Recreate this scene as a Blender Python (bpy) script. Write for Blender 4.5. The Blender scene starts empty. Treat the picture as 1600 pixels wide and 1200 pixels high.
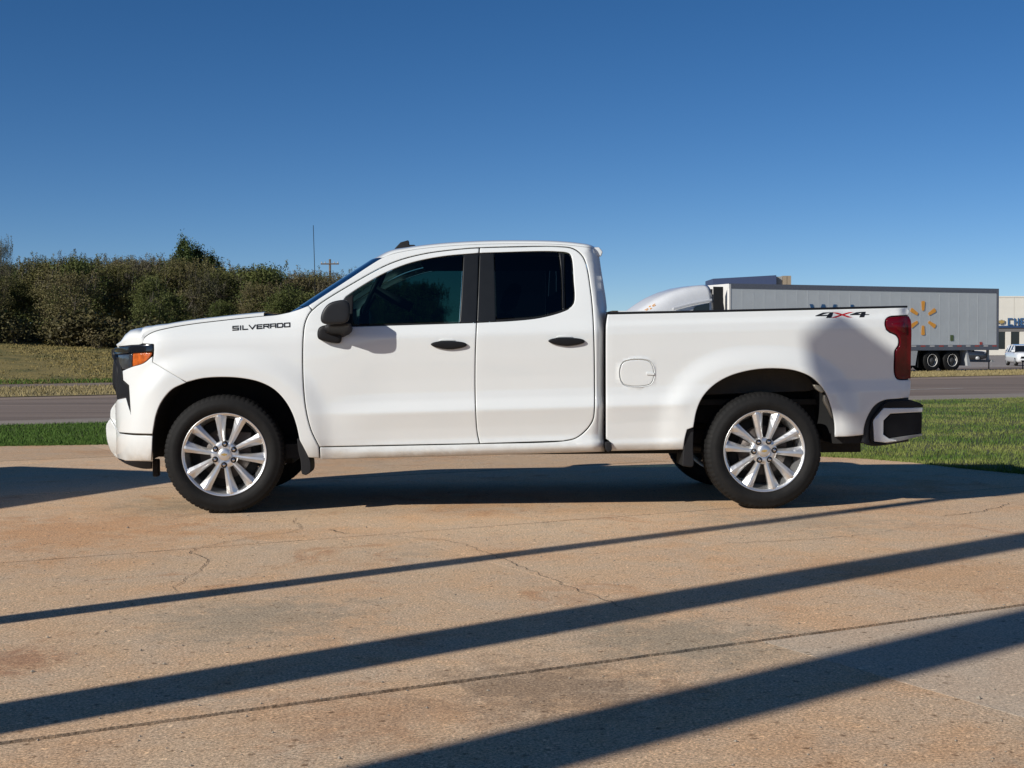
import bpy, math, random
import numpy as np
from mathutils import Matrix, Vector
from mathutils.geometry import delaunay_2d_cdt

scene = bpy.context.scene
COL = scene.collection
R = math.radians
rng = np.random.default_rng(7)
random.seed(7)

# ------------------------------------------------------------------ camera
CAM_H = 1.135
FPX = 2115.0                      # focal length in photograph pixels (1600 wide)
PITCH = math.atan(55.0 / FPX)
ROLL = R(0.2)
cam_data = bpy.data.cameras.new("camera")
cam_data.sensor_width = 36.0
cam_data.lens = 36.0 * FPX / 1600.0
cam_data.clip_start = 0.05
cam_data.clip_end = 4000
cam = bpy.data.objects.new("camera", cam_data)
COL.objects.link(cam)
CAM_M = Matrix.Translation((0, 0, CAM_H)) @ Matrix.Rotation(R(90) - PITCH, 4, 'X') @ Matrix.Rotation(-ROLL, 4, 'Z')
cam.matrix_world = CAM_M
scene.camera = cam

# ------------------------------------------------------------------ light
SUN_EL = 27.5
TRAV = Vector((0.772, 0.636, 0)).normalized()          # the way the light travels over the ground
sun_dir = Vector((-TRAV.x * math.cos(R(SUN_EL)), -TRAV.y * math.cos(R(SUN_EL)), math.sin(R(SUN_EL))))
world = bpy.data.worlds.new("World")
scene.world = world
world.use_nodes = True
wn = world.node_tree
bg = wn.nodes["Background"]
sky = wn.nodes.new("ShaderNodeTexSky")
sky.sky_type = 'NISHITA'
sky.sun_disc = False
sky.sun_elevation = R(SUN_EL)
sky.sun_rotation = math.atan2(sun_dir.x, sun_dir.y)
sky.altitude = 300
sky.air_density = 0.55
sky.dust_density = 0.12
sky.ozone_density = 1.5
hsv = wn.nodes.new("ShaderNodeHueSaturation")
hsv.inputs["Saturation"].default_value = 1.30
wn.links.new(sky.outputs[0], hsv.inputs["Color"])
balance = wn.nodes.new("ShaderNodeMix")          # the camera's white balance on the sky
balance.data_type = 'RGBA'; balance.blend_type = 'MULTIPLY'; balance.inputs[0].default_value = 1.0
balance.inputs[7].default_value = (1.10, 1.13, 1.20, 1)
wn.links.new(hsv.outputs[0], balance.inputs[6])
wn.links.new(balance.outputs[2], bg.inputs[0])
bg.inputs[1].default_value = 0.060
sun_data = bpy.data.lights.new("sun", 'SUN')
sun_data.energy = 4.0
sun_data.angle = R(0.53)
sun_data.color = (1.0, 0.965, 0.90)
sun = bpy.data.objects.new("sun", sun_data)
COL.objects.link(sun)
sun.rotation_euler = sun_dir.to_track_quat('Z', 'Y').to_euler()
sun.location = (-30, -25, 30)

vs = scene.view_settings
vs.view_transform = 'Standard'
vs.look = 'None'
vs.gamma = 1.0
vs.exposure = 0.2
vs.use_curve_mapping = False

# ------------------------------------------------------------------ survey helpers
def ray(px, py):
    """world direction of a photograph pixel (used to measure where things stand)"""
    d = Vector(((px - 800) / FPX, -(py - 600) / FPX, -1.0))
    return (CAM_M.to_3x3() @ d)

def ground(px, py, z=0.0):
    d = ray(px, py)
    t = (z - CAM_H) / d.z
    return Vector((d.x * t, d.y * t, z))

def at_depth(px, py, dep):
    d = ray(px, py)
    t = dep / d.y
    return Vector((d.x * t, dep, CAM_H + d.z * t))

# ------------------------------------------------------------------ object helpers
def empty(name, loc=(0, 0, 0), rz=0.0):
    o = bpy.data.objects.new(name, None)
    o.empty_display_size = 0.2
    COL.objects.link(o)
    o.location = loc
    o.rotation_euler = (0, 0, rz)
    return o

def tag(o, label=None, cat=None, group=None, kind=None):
    if label: o["label"] = label
    if cat: o["category"] = cat
    if group: o["group"] = group
    if kind: o["kind"] = kind
    return o

def mesh_np(name, V, F, smooth=False):
    """V (n,3); F list of tuples or an int array (m,k)"""
    me = bpy.data.meshes.new(name)
    if isinstance(F, np.ndarray):
        V = np.asarray(V, dtype=np.float32)
        m, k = F.shape
        me.vertices.add(len(V)); me.vertices.foreach_set("co", V.ravel())
        me.loops.add(m * k); me.loops.foreach_set("vertex_index", F.astype(np.int32).ravel())
        me.polygons.add(m)
        me.polygons.foreach_set("loop_start", np.arange(0, m * k, k, dtype=np.int32))
        me.polygons.foreach_set("loop_total", np.full(m, k, dtype=np.int32))
        me.update(calc_edges=True)
    else:
        me.from_pydata([tuple(v) for v in V], [], [tuple(f) for f in F])
        me.update()
    me.validate()
    if smooth:
        me.polygons.foreach_set("use_smooth", np.ones(len(me.polygons), dtype=bool))
    return me

def link(name, me, mat, parent=None, loc=None):
    o = bpy.data.objects.new(name, me)
    if mat is not None and not me.materials:
        me.materials.append(mat)
    COL.objects.link(o)
    if parent is not None: o.parent = parent
    if loc is not None: o.location = loc
    return o

class MB:
    """collects shapes for one mesh"""
    def __init__(self): self.v = []; self.f = []; self.s = []
    def add(self, V, F, smooth=False):
        b = len(self.v)
        self.v += [tuple(p) for p in V]
        self.f += [tuple(i + b for i in f) for f in F]
        self.s += [smooth] * len(F)
        return self
    def box(self, a, b, M=None):
        x0, y0, z0 = a; x1, y1, z1 = b
        V = [(x0,y0,z0),(x1,y0,z0),(x1,y1,z0),(x0,y1,z0),(x0,y0,z1),(x1,y0,z1),(x1,y1,z1),(x0,y1,z1)]
        if M is not None: V = [M @ Vector(p) for p in V]
        F = [(3,2,1,0),(4,5,6,7),(0,1,5,4),(1,2,6,5),(2,3,7,6),(3,0,4,7)]
        return self.add(V, F)
    def tube(self, pts, rad, n=8, cap=True, smooth=True):
        pts = [Vector(p) for p in pts]
        if not hasattr(rad, '__len__'): rad = [rad] * len(pts)
        V = []; F = []
        up = None
        for i, p in enumerate(pts):
            t = (pts[min(i+1, len(pts)-1)] - pts[max(i-1, 0)]).normalized()
            if up is None:
                up = Vector((0,0,1)) if abs(t.z) < .9 else Vector((1,0,0))
            a = t.cross(up).normalized(); bb = a.cross(t).normalized(); up = bb
            for k in range(n):
                an = 2*math.pi*k/n
                V.append(p + (a*math.cos(an) + bb*math.sin(an)) * rad[i])
        for i in range(len(pts)-1):
            for k in range(n):
                F.append((i*n+k, i*n+(k+1)%n, (i+1)*n+(k+1)%n, (i+1)*n+k))
        if cap:
            F.append(tuple(range(n-1, -1, -1))); F.append(tuple((len(pts)-1)*n+k for k in range(n)))
        return self.add(V, F, smooth)
    def lathe(self, prof, n=48, axis='Y', closed=False, smooth=True, M=None, a0=0):
        """prof: list of (axial, radius)"""
        V = []; F = []
        m = len(prof)
        for k in range(n):
            an = a0 + 2*math.pi*k/n; c, s = math.cos(an), math.sin(an)
            for (u, r) in prof:
                p = (r*s, u, r*c) if axis == 'Y' else ((u, r*s, r*c) if axis == 'X' else (r*c, r*s, u))
                V.append(M @ Vector(p) if M is not None else p)
        for k in range(n):
            k2 = (k+1) % n
            for j in range(m-1 if not closed else m):
                j2 = (j+1) % m
                F.append((k*m+j, k*m+j2, k2*m+j2, k2*m+j))
        return self.add(V, F, smooth)
    def prism(self, poly, ext, M=None, smooth=False):
        """poly: list of 3D points (one face), ext: vector"""
        n = len(poly); ext = Vector(ext)
        V = [Vector(p) for p in poly] + [Vector(p) + ext for p in poly]
        if M is not None: V = [M @ p for p in V]
        F = [tuple(range(n-1, -1, -1)), tuple(range(n, 2*n))]
        for i in range(n):
            F.append((i, (i+1) % n, n+(i+1) % n, n+i))
        return self.add(V, F, smooth)
    def mesh(self, name):
        me = bpy.data.meshes.new(name)
        me.from_pydata(self.v, [], self.f); me.update()
        import bmesh
        b = bmesh.new(); b.from_mesh(me)
        bmesh.ops.recalc_face_normals(b, faces=b.faces[:])
        b.to_mesh(me); b.free()
        if len(me.polygons) == len(self.s):
            me.polygons.foreach_set("use_smooth", np.array(self.s, dtype=bool))
        return me
    def build(self, name, mat, parent=None, loc=None, bevel=0.0, segs=2, sharp=None):
        o = link(name, self.mesh(name), mat, parent, loc)
        if bevel > 0:
            m = o.modifiers.new("bevel", 'BEVEL'); m.width = bevel; m.segments = segs
            m.limit_method = 'ANGLE'; m.angle_limit = R(35); m.harden_normals = False
            o.data.polygons.foreach_set("use_smooth", np.ones(len(o.data.polygons), dtype=bool))
            w = o.modifiers.new("wn", 'WEIGHTED_NORMAL'); w.keep_sharp = True
        return o

# ------------------------------------------------------------------ materials
def new_mat(name):
    m = bpy.data.materials.new(name); m.use_nodes = True
    nt = m.node_tree
    p = nt.nodes["Principled BSDF"]
    return m, nt, p

def N(nt, typ, **kw):
    n = nt.nodes.new(typ)
    for k, v in kw.items():
        if k.startswith('i_'):
            key = k[2:]
            n.inputs[int(key) if key.isdigit() else key].default_value = v
        else: setattr(n, k, v)
    return n

def noise(nt, vec, scale, detail=4, rough=.55, dist=0.0):
    n = N(nt, "ShaderNodeTexNoise"); n.inputs["Scale"].default_value = scale
    n.inputs["Detail"].default_value = detail; n.inputs["Roughness"].default_value = rough
    n.inputs["Distortion"].default_value = dist
    nt.links.new(vec, n.inputs["Vector"]); return n

def ramp(nt, fac, stops):
    r = N(nt, "ShaderNodeValToRGB")
    cr = r.color_ramp
    while len(cr.elements) < len(stops): cr.elements.new(0.5)
    for e, (p, c) in zip(cr.elements, stops):
        e.position = p; e.color = (*c, 1) if len(c) == 3 else c
    nt.links.new(fac, r.inputs[0]); return r

def mixc(nt, fac, a, b, blend='MIX'):
    m = N(nt, "ShaderNodeMix", data_type='RGBA', blend_type=blend)
    for sock, v in ((m.inputs[0], fac), (m.inputs[6], a), (m.inputs[7], b)):
        if isinstance(v, (int, float)): sock.default_value = v
        elif isinstance(v, tuple): sock.default_value = (*v, 1) if len(v) == 3 else v
        else: nt.links.new(v, sock)
    return m.outputs[2]

def bump(nt, p, height, strength=.3, dist=.01, prev=None):
    b = N(nt, "ShaderNodeBump"); b.inputs["Strength"].default_value = strength
    b.inputs["Distance"].default_value = dist
    nt.links.new(height, b.inputs["Height"])
    if prev is not None: nt.links.new(prev, b.inputs["Normal"])
    if p is not None: nt.links.new(b.outputs[0], p.inputs["Normal"])
    return b.outputs[0]

def simple(name, col, rough=.5, metal=0.0, var=.12, scale=12.0, bmp=0.0, coat=0.0, spec=None, bscale=None):
    m, nt, p = new_mat(name)
    tc = N(nt, "ShaderNodeTexCoord")
    n = noise(nt, tc.outputs["Object"], scale, 5, .6)
    lo = tuple(c*(1-var) for c in col); hi = tuple(min(1, c*(1+var)) for c in col)
    r = ramp(nt, n.outputs[0], [(.3, lo), (.7, hi)])
    nt.links.new(r.outputs[0], p.inputs["Base Color"])
    p.inputs["Roughness"].default_value = rough; p.inputs["Metallic"].default_value = metal
    p.inputs["Coat Weight"].default_value = coat; p.inputs["Coat Roughness"].default_value = .03
    if spec is not None: p.inputs["Specular IOR Level"].default_value = spec
    if bmp > 0:
        n2 = noise(nt, tc.outputs["Object"], bscale or scale*4, 3, .6)
        bump(nt, p, n2.outputs[0], bmp, .004)
    return m

def glass(name, tint, rough=0.0, ior=1.5, body=(0, 0, 0), bodyfac=0.0):
    """thin tinted sheet: coloured see-through plus a fresnel reflection"""
    m = bpy.data.materials.new(name); m.use_nodes = True
    nt = m.node_tree; nt.nodes.clear()
    out = N(nt, "ShaderNodeOutputMaterial")
    tr = N(nt, "ShaderNodeBsdfTransparent")
    tc = N(nt, "ShaderNodeTexCoord"); nz = noise(nt, tc.outputs["Object"], 3, 2)
    cc = ramp(nt, nz.outputs[0], [(.2, tuple(c*.94 for c in tint)), (.8, tint)])
    nt.links.new(cc.outputs[0], tr.inputs[0])
    gl = N(nt, "ShaderNodeBsdfGlossy"); gl.inputs["Roughness"].default_value = rough
    fr = N(nt, "ShaderNodeFresnel"); fr.inputs[0].default_value = ior
    mx = N(nt, "ShaderNodeMixShader")
    base = tr.outputs[0]
    if bodyfac > 0:
        df = N(nt, "ShaderNodeBsdfDiffuse"); df.inputs[0].default_value = (*body, 1)
        m2 = N(nt, "ShaderNodeMixShader"); m2.inputs[0].default_value = bodyfac
        nt.links.new(base, m2.inputs[1]); nt.links.new(df.outputs[0], m2.inputs[2]); base = m2.outputs[0]
    nt.links.new(fr.outputs[0], mx.inputs[0]); nt.links.new(base, mx.inputs[1]); nt.links.new(gl.outputs[0], mx.inputs[2])
    nt.links.new(mx.outputs[0], out.inputs[0])
    return m

def paint_white():
    m, nt, p = new_mat("white_paint")
    tc = N(nt, "ShaderNodeTexCoord")
    sep = N(nt, "ShaderNodeSeparateXYZ"); nt.links.new(tc.outputs["Object"], sep.inputs[0])
    n = noise(nt, tc.outputs["Object"], 9, 5, .65)
    n2 = noise(nt, tc.outputs["Object"], 2.2, 3, .5)
    base = ramp(nt, n2.outputs[0], [(.3, (.735, .757, .742)), (.7, (.757, .775, .757))])
    # road dust thrown up on the sills and lower edges
    mr = N(nt, "ShaderNodeMapRange"); mr.inputs[1].default_value = .36; mr.inputs[2].default_value = .52
    mr.inputs[3].default_value = 1.1; mr.inputs[4].default_value = 0.0
    nt.links.new(sep.outputs[2], mr.inputs[0])
    mu = N(nt, "ShaderNodeMath", operation='MULTIPLY'); nt.links.new(mr.outputs[0], mu.inputs[0]); nt.links.new(n.outputs[0], mu.inputs[1])
    c = mixc(nt, mu.outputs[0], base.outputs[0], (.36, .29, .21))
    nt.links.new(c, p.inputs["Base Color"])
    p.inputs["Roughness"].default_value = .42
    p.inputs["Coat Weight"].default_value = 1.0; p.inputs["Coat Roughness"].default_value = .04
    n3 = noise(nt, tc.outputs["Object"], 160, 2, .5)
    bump(nt, p, n3.outputs[0], .012, .002)
    return m

M = {}
M['white'] = paint_white()
M['black_trim'] = simple("black_trim", (.010, .010, .011), .5, spec=.22, bmp=.15, bscale=300)
M['black_gloss'] = simple("black_gloss", (.006, .007, .009), .12, coat=.6)
M['pillar'] = simple("pillar_black", (.011, .012, .0125), .34)
M['dark_plastic'] = simple("dark_plastic", (.016, .016, .017), .55, spec=.25, bmp=.2, bscale=400)
M['grey_plastic'] = simple("grey_plastic", (.014, .015, .017), .42, spec=.35, bmp=.2, bscale=350)
M['liner'] = simple("wheel_liner", (.008, .008, .008), .85, bmp=.3, bscale=60)
M['bed_liner'] = simple("bed_inner", (.055, .045, .032), .8, bmp=.3, bscale=60)
M['under'] = simple("underbody", (.012, .011, .010), .8, bmp=.4, bscale=40)
M['muffler'] = simple("exhaust_steel", (.30, .27, .22), .5, metal=.6, bmp=.3, bscale=40)
M['interior'] = simple("cabin_trim", (.030, .029, .028), .7, bmp=.2)
M['seat'] = simple("seat_cloth", (.035, .034, .033), .9, bmp=.4, bscale=200)
M['wheel_metal'] = simple("wheel_silver", (.80, .80, .79), .36, metal=.88, var=.03, coat=.5)
M['chrome'] = simple("lug_chrome", (.75, .74, .73), .15, metal=1.0, var=.03)
M['disc'] = simple("brake_steel", (.06, .05, .045), .5, metal=.6, bmp=.3)
M['skirt_grey'] = simple("bumper_skirt_grey", (.22, .22, .21), .6)
M['gold'] = simple("emblem_gold", (.62, .42, .14), .3, metal=.5)
M['amber'] = simple("amber_lens", (.50, .105, .012), .18, coat=.8, bmp=.8, bscale=60, scale=40, var=.35)
M['lamp_dark'] = simple("lamp_housing", (.035, .04, .048), .15, coat=.8, var=.5, scale=20)
M['red_lens'] = simple("red_lens", (.10, .0012, .005), .12, coat=.15, var=.25, spec=.3, scale=14)
M['decal_black'] = simple("badge_black", (.012, .013, .015), .3)
M['decal_red'] = simple("decal_red", (.50, .008, .014), .4)
M['glass_front'] = glass("cab_glass", (.13, .25, .23))
M['glass_rear'] = glass("privacy_glass", (.035, .04, .042))
M['glass_wind'] = glass("windscreen_glass", (.50, .58, .60), ior=1.75)

def tyre_mat():
    m, nt, p = new_mat("tyre_rubber")
    tc = N(nt, "ShaderNodeTexCoord")
    n = noise(nt, tc.outputs["Object"], 14, 6, .7)
    r = ramp(nt, n.outputs[0], [(.25, (.008, .008, .008)), (.62, (.014, .0135, .013)), (.8, (.035, .031, .026))])
    nt.links.new(r.outputs[0], p.inputs["Base Color"]); p.inputs["Roughness"].default_value = .7; p.inputs["Specular IOR Level"].default_value = .2
    n2 = noise(nt, tc.outputs["Object"], 120, 3); bump(nt, p, n2.outputs[0], .25, .004)
    return m
M['tyre'] = tyre_mat()

def area2_np(P):
    P = np.array(P); x, y = P[:,0], P[:,1]; return np.sum(x*np.roll(y,-1) - np.roll(x,-1)*y)/2
def smooth01_(a, b, x):
    t = np.clip((np.asarray(x, float) - a) / (b - a), 0, 1); return t*t*(3-2*t)

# ================================================================== PICKUP TRUCK
# local frame: X rearwards from the front axle, Y across (driver side is -Y, towards the camera), Z up
YAW = R(2.4)
truck = empty('pickup_truck', (-2.031, 10.314, 0), YAW)
tag(truck, "white extended cab pickup truck parked side on in the middle of the concrete lot", "pickup truck")
T_INV = (Matrix.Translation(truck.location) @ Matrix.Rotation(YAW, 4, 'Z')).inverted()
ORG = T_INV @ Vector((0, 0, CAM_H))

def smooth01(a, b, x):
    t = np.clip((np.asarray(x, float) - a) / (b - a), 0, 1); return t*t*(3-2*t)

def prof(pts):
    z = np.array([p[0] for p in pts]); w = np.array([p[1] for p in pts])
    def f(q):
        q = np.asarray(q, float)
        return (np.interp(q-.011, z, w) + 2*np.interp(q-.004, z, w) + 2*np.interp(q+.004, z, w) + np.interp(q+.011, z, w)) / 6
    return f
P_DOOR = prof([(.30,.86),(.345,.885),(.385,.938),(.418,.966),(.45,.963),(.462,.940),(.50,.934),(.58,.950),(.66,.972),(.700,.984),
               (.775,.958),(.83,.953),(.92,.957),(1.05,.968),(1.17,.975),(1.225,.976),(1.245,.970),(1.29,.950),(1.31,.941),
               (1.50,.876),(1.70,.796),(1.80,.752),(1.86,.715),(1.90,.66),(2.0,.50)])
P_FEND = prof([(.30,.92),(.45,.955),(.70,.972),(.90,.976),(1.10,.976),(1.20,.972),(1.245,.964),(1.29,.945),(1.33,.918),(1.40,.88),(1.6,.80)])
P_BED = prof([(.34,.87),(.40,.925),(.43,.938),(.46,.930),(.58,.950),(.66,.970),(.700,.982),(.775,.960),(.83,.956),(.92,.960),(1.05,.970),(1.20,.977),
              (1.262,.974),(1.29,.958),(1.36,.950),(1.40,.946),(1.6,.94)])

def rake(X, Z): return Z - .024*(np.asarray(X, float) - 1.3)

def flare(X, Z, cx, cz, h=.030):
    r = (np.abs(X-cx)**2.6 + np.abs(Z-cz)**2.6) ** (1/2.6)
    return h * (1 - smooth01(.60, .75, r)) * smooth01(.30, .40, Z)

NOSE_S, NOSE_L = -.34, .56
def nose(X):
    u = np.clip((NOSE_S - np.asarray(X, float)) / NOSE_L, 0, .985)
    return (1 - u**2.6) ** (1/2.6)

def W_cab(X, Z):
    X = np.asarray(X, float); Z = np.asarray(Z, float)
    zr = rake(X, Z)
    k = smooth01(.55, 1.15, X)
    k2 = np.where(zr > 1.29, smooth01(.30, .62, X), k)
    w = P_FEND(zr)*(1-k2) + P_DOOR(zr)*k2
    w = w + flare(X, Z, 0.0, .41)
    xe = 2.635 - .10*np.clip(Z-1.42, 0, 1)
    w = w - .07*np.clip((X-(xe-.055))/.06, 0, 1.3)**2
    return w * nose(X)

def W_bed(X, Z):
    X = np.asarray(X, float); Z = np.asarray(Z, float)
    zr = rake(X, Z)
    k = 1 - smooth01(3.10, 3.30, X) + smooth01(4.30, 4.5, X)*0.0
    w = P_BED(zr)
    flat = np.interp(zr, [.34, .45, .6, .75, .83], [.90, .95, .965, .965, .956])
    w = np.where(zr < .83, w*k + flat*(1-k), w)
    w = w + flare(X, Z, 3.745, .41, .030)
    w = w - .020*smooth01(4.25, 4.8, X) - .05*np.clip((X-4.72)/.08, 0, 1)**2
    w = w - .02*np.clip((2.66-X)/.03, 0, 1)**2
    return w

def W_glass(X, Z): return W_cab(X, Z) - .010
def W_bump(X, Z):
    X = np.asarray(X, float)
    return .965 - .10*np.clip((X-4.60)/.30, 0, 1)**2 - .03*np.clip((4.52-X)/.06, 0, 1)**2

def sv(px, py, W=W_cab):
    """photograph pixel -> (X, Z) on the near flank of the truck"""
    d = (T_INV.to_3x3() @ ray(px, py))
    at = lambda y: (ORG.x + d.x*(y - ORG.y)/d.y, ORG.z + d.z*(y - ORG.y)/d.y)
    if not callable(W): return at(-W)
    y = -.95
    for k in range(4):
        X, Z = at(y); y = -float(W(X, Z))
    X, Z = at(y)
    if abs(y + float(W(X, Z))) < 1e-4: return X, Z
    lo, hi = -1.15, -.05                      # strongly curved nose: bisect for the first surface met
    f = lambda q: -float(W(*at(q))) - q
    ys = np.linspace(lo, hi, 56); prev = f(ys[0])
    for a, b in zip(ys, ys[1:]):
        cur = f(b)
        if (prev > 0) != (cur > 0):
            for _ in range(18):
                m = .5*(a+b)
                if (f(m) > 0) == (prev > 0): a = m
                else: b = m
            return at(.5*(a+b))
        prev = cur
    return X, Z

def smooth_outline(pts, step=5.0):
    """points (x, y) or (x, y, 1) for a corner; Catmull-Rom between corners, closed"""
    n = len(pts)
    c = [i for i, p in enumerate(pts) if len(p) > 2]
    if not c:
        pts = [pts[0] + (1,)] + list(pts[1:]); c = [0]
    out = []
    for a, b in zip(c, c[1:] + [c[0] + n]):
        seg = [pts[i % n][:2] for i in range(a, b+1)]
        out += smooth_open(seg, step)[:-1]
    return out

def smooth_open(seg, step=5.0):
    seg = [np.array(p[:2], float) for p in seg]
    if len(seg) == 2:
        L = np.linalg.norm(seg[1]-seg[0]); k = max(1, int(round(L/(step*2))))
        return [tuple(seg[0]*(1-t)+seg[1]*t) for t in np.linspace(0, 1, k+1)]
    e = [2*seg[0]-seg[1]] + seg + [2*seg[-1]-seg[-2]]
    out = []
    for i in range(1, len(e)-2):
        p0, p1, p2, p3 = e[i-1:i+3]
        L = np.linalg.norm(p2-p1); k = max(1, int(round(L/step)))
        # centripetal
        t0 = 0; t1 = t0+max(1e-6, np.linalg.norm(p1-p0))**.5; t2 = t1+max(1e-6, np.linalg.norm(p2-p1))**.5; t3 = t2+max(1e-6, np.linalg.norm(p3-p2))**.5
        for j in range(k):
            t = t1 + (t2-t1)*j/k
            A1 = (t1-t)/(t1-t0)*p0+(t-t0)/(t1-t0)*p1; A2 = (t2-t)/(t2-t1)*p1+(t-t1)/(t2-t1)*p2; A3 = (t3-t)/(t3-t2)*p2+(t-t2)/(t3-t2)*p3
            B1 = (t2-t)/(t2-t0)*A1+(t-t0)/(t2-t0)*A2; B2 = (t3-t)/(t3-t1)*A2+(t-t1)/(t3-t1)*A3
            out.append(tuple((t2-t)/(t2-t1)*B1+(t-t1)/(t2-t1)*B2))
    out.append(tuple(seg[-1]))
    return out

def area2(P): x, y = P[:,0], P[:,1]; return np.sum(x*np.roll(y,-1) - np.roll(x,-1)*y)

def offset_poly(P, d):
    """move a CCW outline inwards by d"""
    a = np.roll(P, 1, 0); b = np.roll(P, -1, 0)
    e1 = P-a; e2 = b-P
    e1 /= np.maximum(np.linalg.norm(e1, axis=1, keepdims=True), 1e-9); e2 /= np.maximum(np.linalg.norm(e2, axis=1, keepdims=True), 1e-9)
    n1 = np.c_[-e1[:,1], e1[:,0]]; n2 = np.c_[-e2[:,1], e2[:,0]]
    m = n1+n2; L = np.linalg.norm(m, axis=1, keepdims=True); m /= np.maximum(L, 1e-6)
    s = np.clip(1/np.maximum(np.sum(m*n1, axis=1, keepdims=True), .35), 1, 2.0)
    return P + m*d*s

def inside(P, Q):
    """which of Q are inside polygon P"""
    x, y = Q[:,0], Q[:,1]; c = np.zeros(len(Q), bool)
    for (x1, y1), (x2, y2) in zip(P, np.roll(P, -1, 0)):
        k = (y1 > y) != (y2 > y)
        if abs(y2-y1) > 1e-12: c ^= k & (x < (x2-x1)*(y-y1)/(y2-y1) + x1)
    return c

def dist_poly(P, Q):
    d = np.full(len(Q), 1e9)
    for a, b in zip(P, np.roll(P, -1, 0)):
        ab = b-a; t = np.clip(((Q-a) @ ab)/max(ab@ab, 1e-12), 0, 1)
        d = np.minimum(d, np.linalg.norm(Q-(a+t[:,None]*ab), axis=1))
    return d

def resample(P, smin):
    keep = [P[0]]
    for p in P[1:]:
        if np.linalg.norm(p-keep[-1]) > smin: keep.append(p)
    if np.linalg.norm(keep[-1]-keep[0]) < smin: keep.pop()
    return np.array(keep)

def panel_geom(outline, W, holes=(), gap=.0019, thick=.03, gx=.05, gz=.012, rim=.009, px=True, proud=0.0, roll=1.0):
    """curved sheet over the flank with rolled edges. returns V (x, w, z) and faces"""
    conv = (lambda q: np.array([sv(a, b, W) for a, b in q])) if px else (lambda q: np.array(q, float))
    P = conv(smooth_outline(outline)) if px else np.array(outline, float)
    P = resample(P, .006)
    if area2(P) < 0: P = P[::-1]
    V = []; F = []; polys = []
    def ringset(P, g, sign, rim=rim):
        rings = [(offset_poly(P, g), thick), (offset_poly(P, g), .0045*roll), (offset_poly(P, g+.0016*sign), .0014*roll), (offset_poly(P, g+rim*.45*sign), .0002*roll), (offset_poly(P, g+rim*sign), 0.0)]
        idx = []
        for Q, d in rings:
            b = len(V)
            w = W(Q[:,0], Q[:,1]) + proud - d
            V.extend(np.c_[Q[:,0], w, Q[:,1]]); idx.append(range(b, b+len(Q)))
        for A, B in zip(idx, idx[1:]):
            n = len(A)
            for i in range(n): F.append((A[i], A[(i+1)%n], B[(i+1)%n], B[i]))
        return rings[-1][0], list(idx[-1])
    Po, io = ringset(P, gap, 1)
    polys.append((Po, io))
    for h in holes:
        H = conv(smooth_outline(h)) if px else np.array(h, float)
        H = resample(H, .006)
        if area2(H) < 0: H = H[::-1]
        Hq, ih = ringset(H, -gap*.4, -1, .007)
        polys.append((Hq, ih))
    x0, z0 = Po.min(0); x1, z1 = Po.max(0)
    gxs = np.arange(x0, x1, gx); gzs = np.arange(z0-.2, z1+.2, gz)
    G = np.array([(x, z+.024*(x-1.3)) for x in gxs for z in gzs])
    if len(G):
        k = inside(Po, G) & (dist_poly(Po, G) > gz*.55)
        for Hq, _ in polys[1:]:
            k &= ~inside(Hq, G) & (dist_poly(Hq, G) > gz*.55)
        G = G[k]
    else: G = np.zeros((0, 2))
    pts = []; edges = []; ids = []
    for Q, ii in polys:
        b = len(pts); n = len(Q)
        pts += [Vector(q) for q in Q]; ids += ii
        edges += [(b+i, b+(i+1) % n) for i in range(n)]
    nb = len(pts)
    pts += [Vector(q) for q in G]
    vo, eo, fo, ov, oe, of = delaunay_2d_cdt(pts, edges, [], 0, 1e-7)
    vo = np.array([(v.x, v.y) for v in vo])
    mp = []
    for i, src in enumerate(ov):
        j = next((s for s in src if s < nb), None)
        if j is not None: mp.append(ids[j])
        else:
            b = len(V); x, z = vo[i]
            V.append(np.array((x, float(W(x, z))+proud, z))); mp.append(b)
    tri = np.array([f for f in fo if len(f) == 3])
    cen = vo[tri].mean(1)
    ok = inside(Po, cen)
    for Hq, _ in polys[1:]: ok &= ~inside(Hq, cen)
    for t in tri[ok]:
        F.append(tuple(mp[i] for i in t))
    return np.array(V), F

def panel_mesh(name, V, F, side, smooth=True):
    Y = V[:,1]*side
    Q = np.c_[V[:,0], Y, V[:,2]]
    Fs = F if side < 0 else [f[::-1] for f in F]
    me = mesh_np(name, Q, Fs, smooth)
    return me

def panel(name, outline, mat, W=W_cab, parent=truck, holes=(), both=True, **kw):
    V, F = panel_geom(outline, W, holes, **kw)
    out = []
    for i, side in enumerate((-1, 1) if both else (-1,)):
        par = parent[i] if isinstance(parent, (list, tuple)) else parent
        out.append(link(name, panel_mesh(name, V, F, side), mat, par))
    return out

def wrap(name, P3, bx, bz, mat, parent=truck, n=28, p=2.6, pz=None, thick=0.0):
    """sheet joining a line on the near flank to its twin on the far flank, bulging by bx, bz"""
    V = []; m = len(P3)
    fit = lambda b: [float(q) for q in np.interp(np.linspace(0, 1, m), np.linspace(0, 1, len(b)), b)] if hasattr(b, '__len__') else b
    bx = fit(bx); bz = fit(bz)
    ts = np.linspace(-math.pi/2, math.pi/2, n+1)
    pz = pz or p
    for i, (X, w, Z) in enumerate(P3):
        b1 = bx[i] if hasattr(bx, '__len__') else bx
        b2 = bz[i] if hasattr(bz, '__len__') else bz
        for t in ts:
            s = math.copysign(abs(math.sin(t))**(2/p), math.sin(t)); c = abs(math.cos(t))
            V.append((X + b1*c**(2/p), s*w, Z + b2*(max(0, 1-abs(s)**pz))**(1/pz)))
    F = []
    k = n+1
    for i in range(m-1):
        for j in range(n): F.append((i*k+j, i*k+j+1, (i+1)*k+j+1, (i+1)*k+j))
    o = link(name, mesh_np(name, V, F, True), mat, parent)
    if thick:
        s = o.modifiers.new("thick", 'SOLIDIFY'); s.thickness = thick; s.offset = 0
    return o

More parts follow.
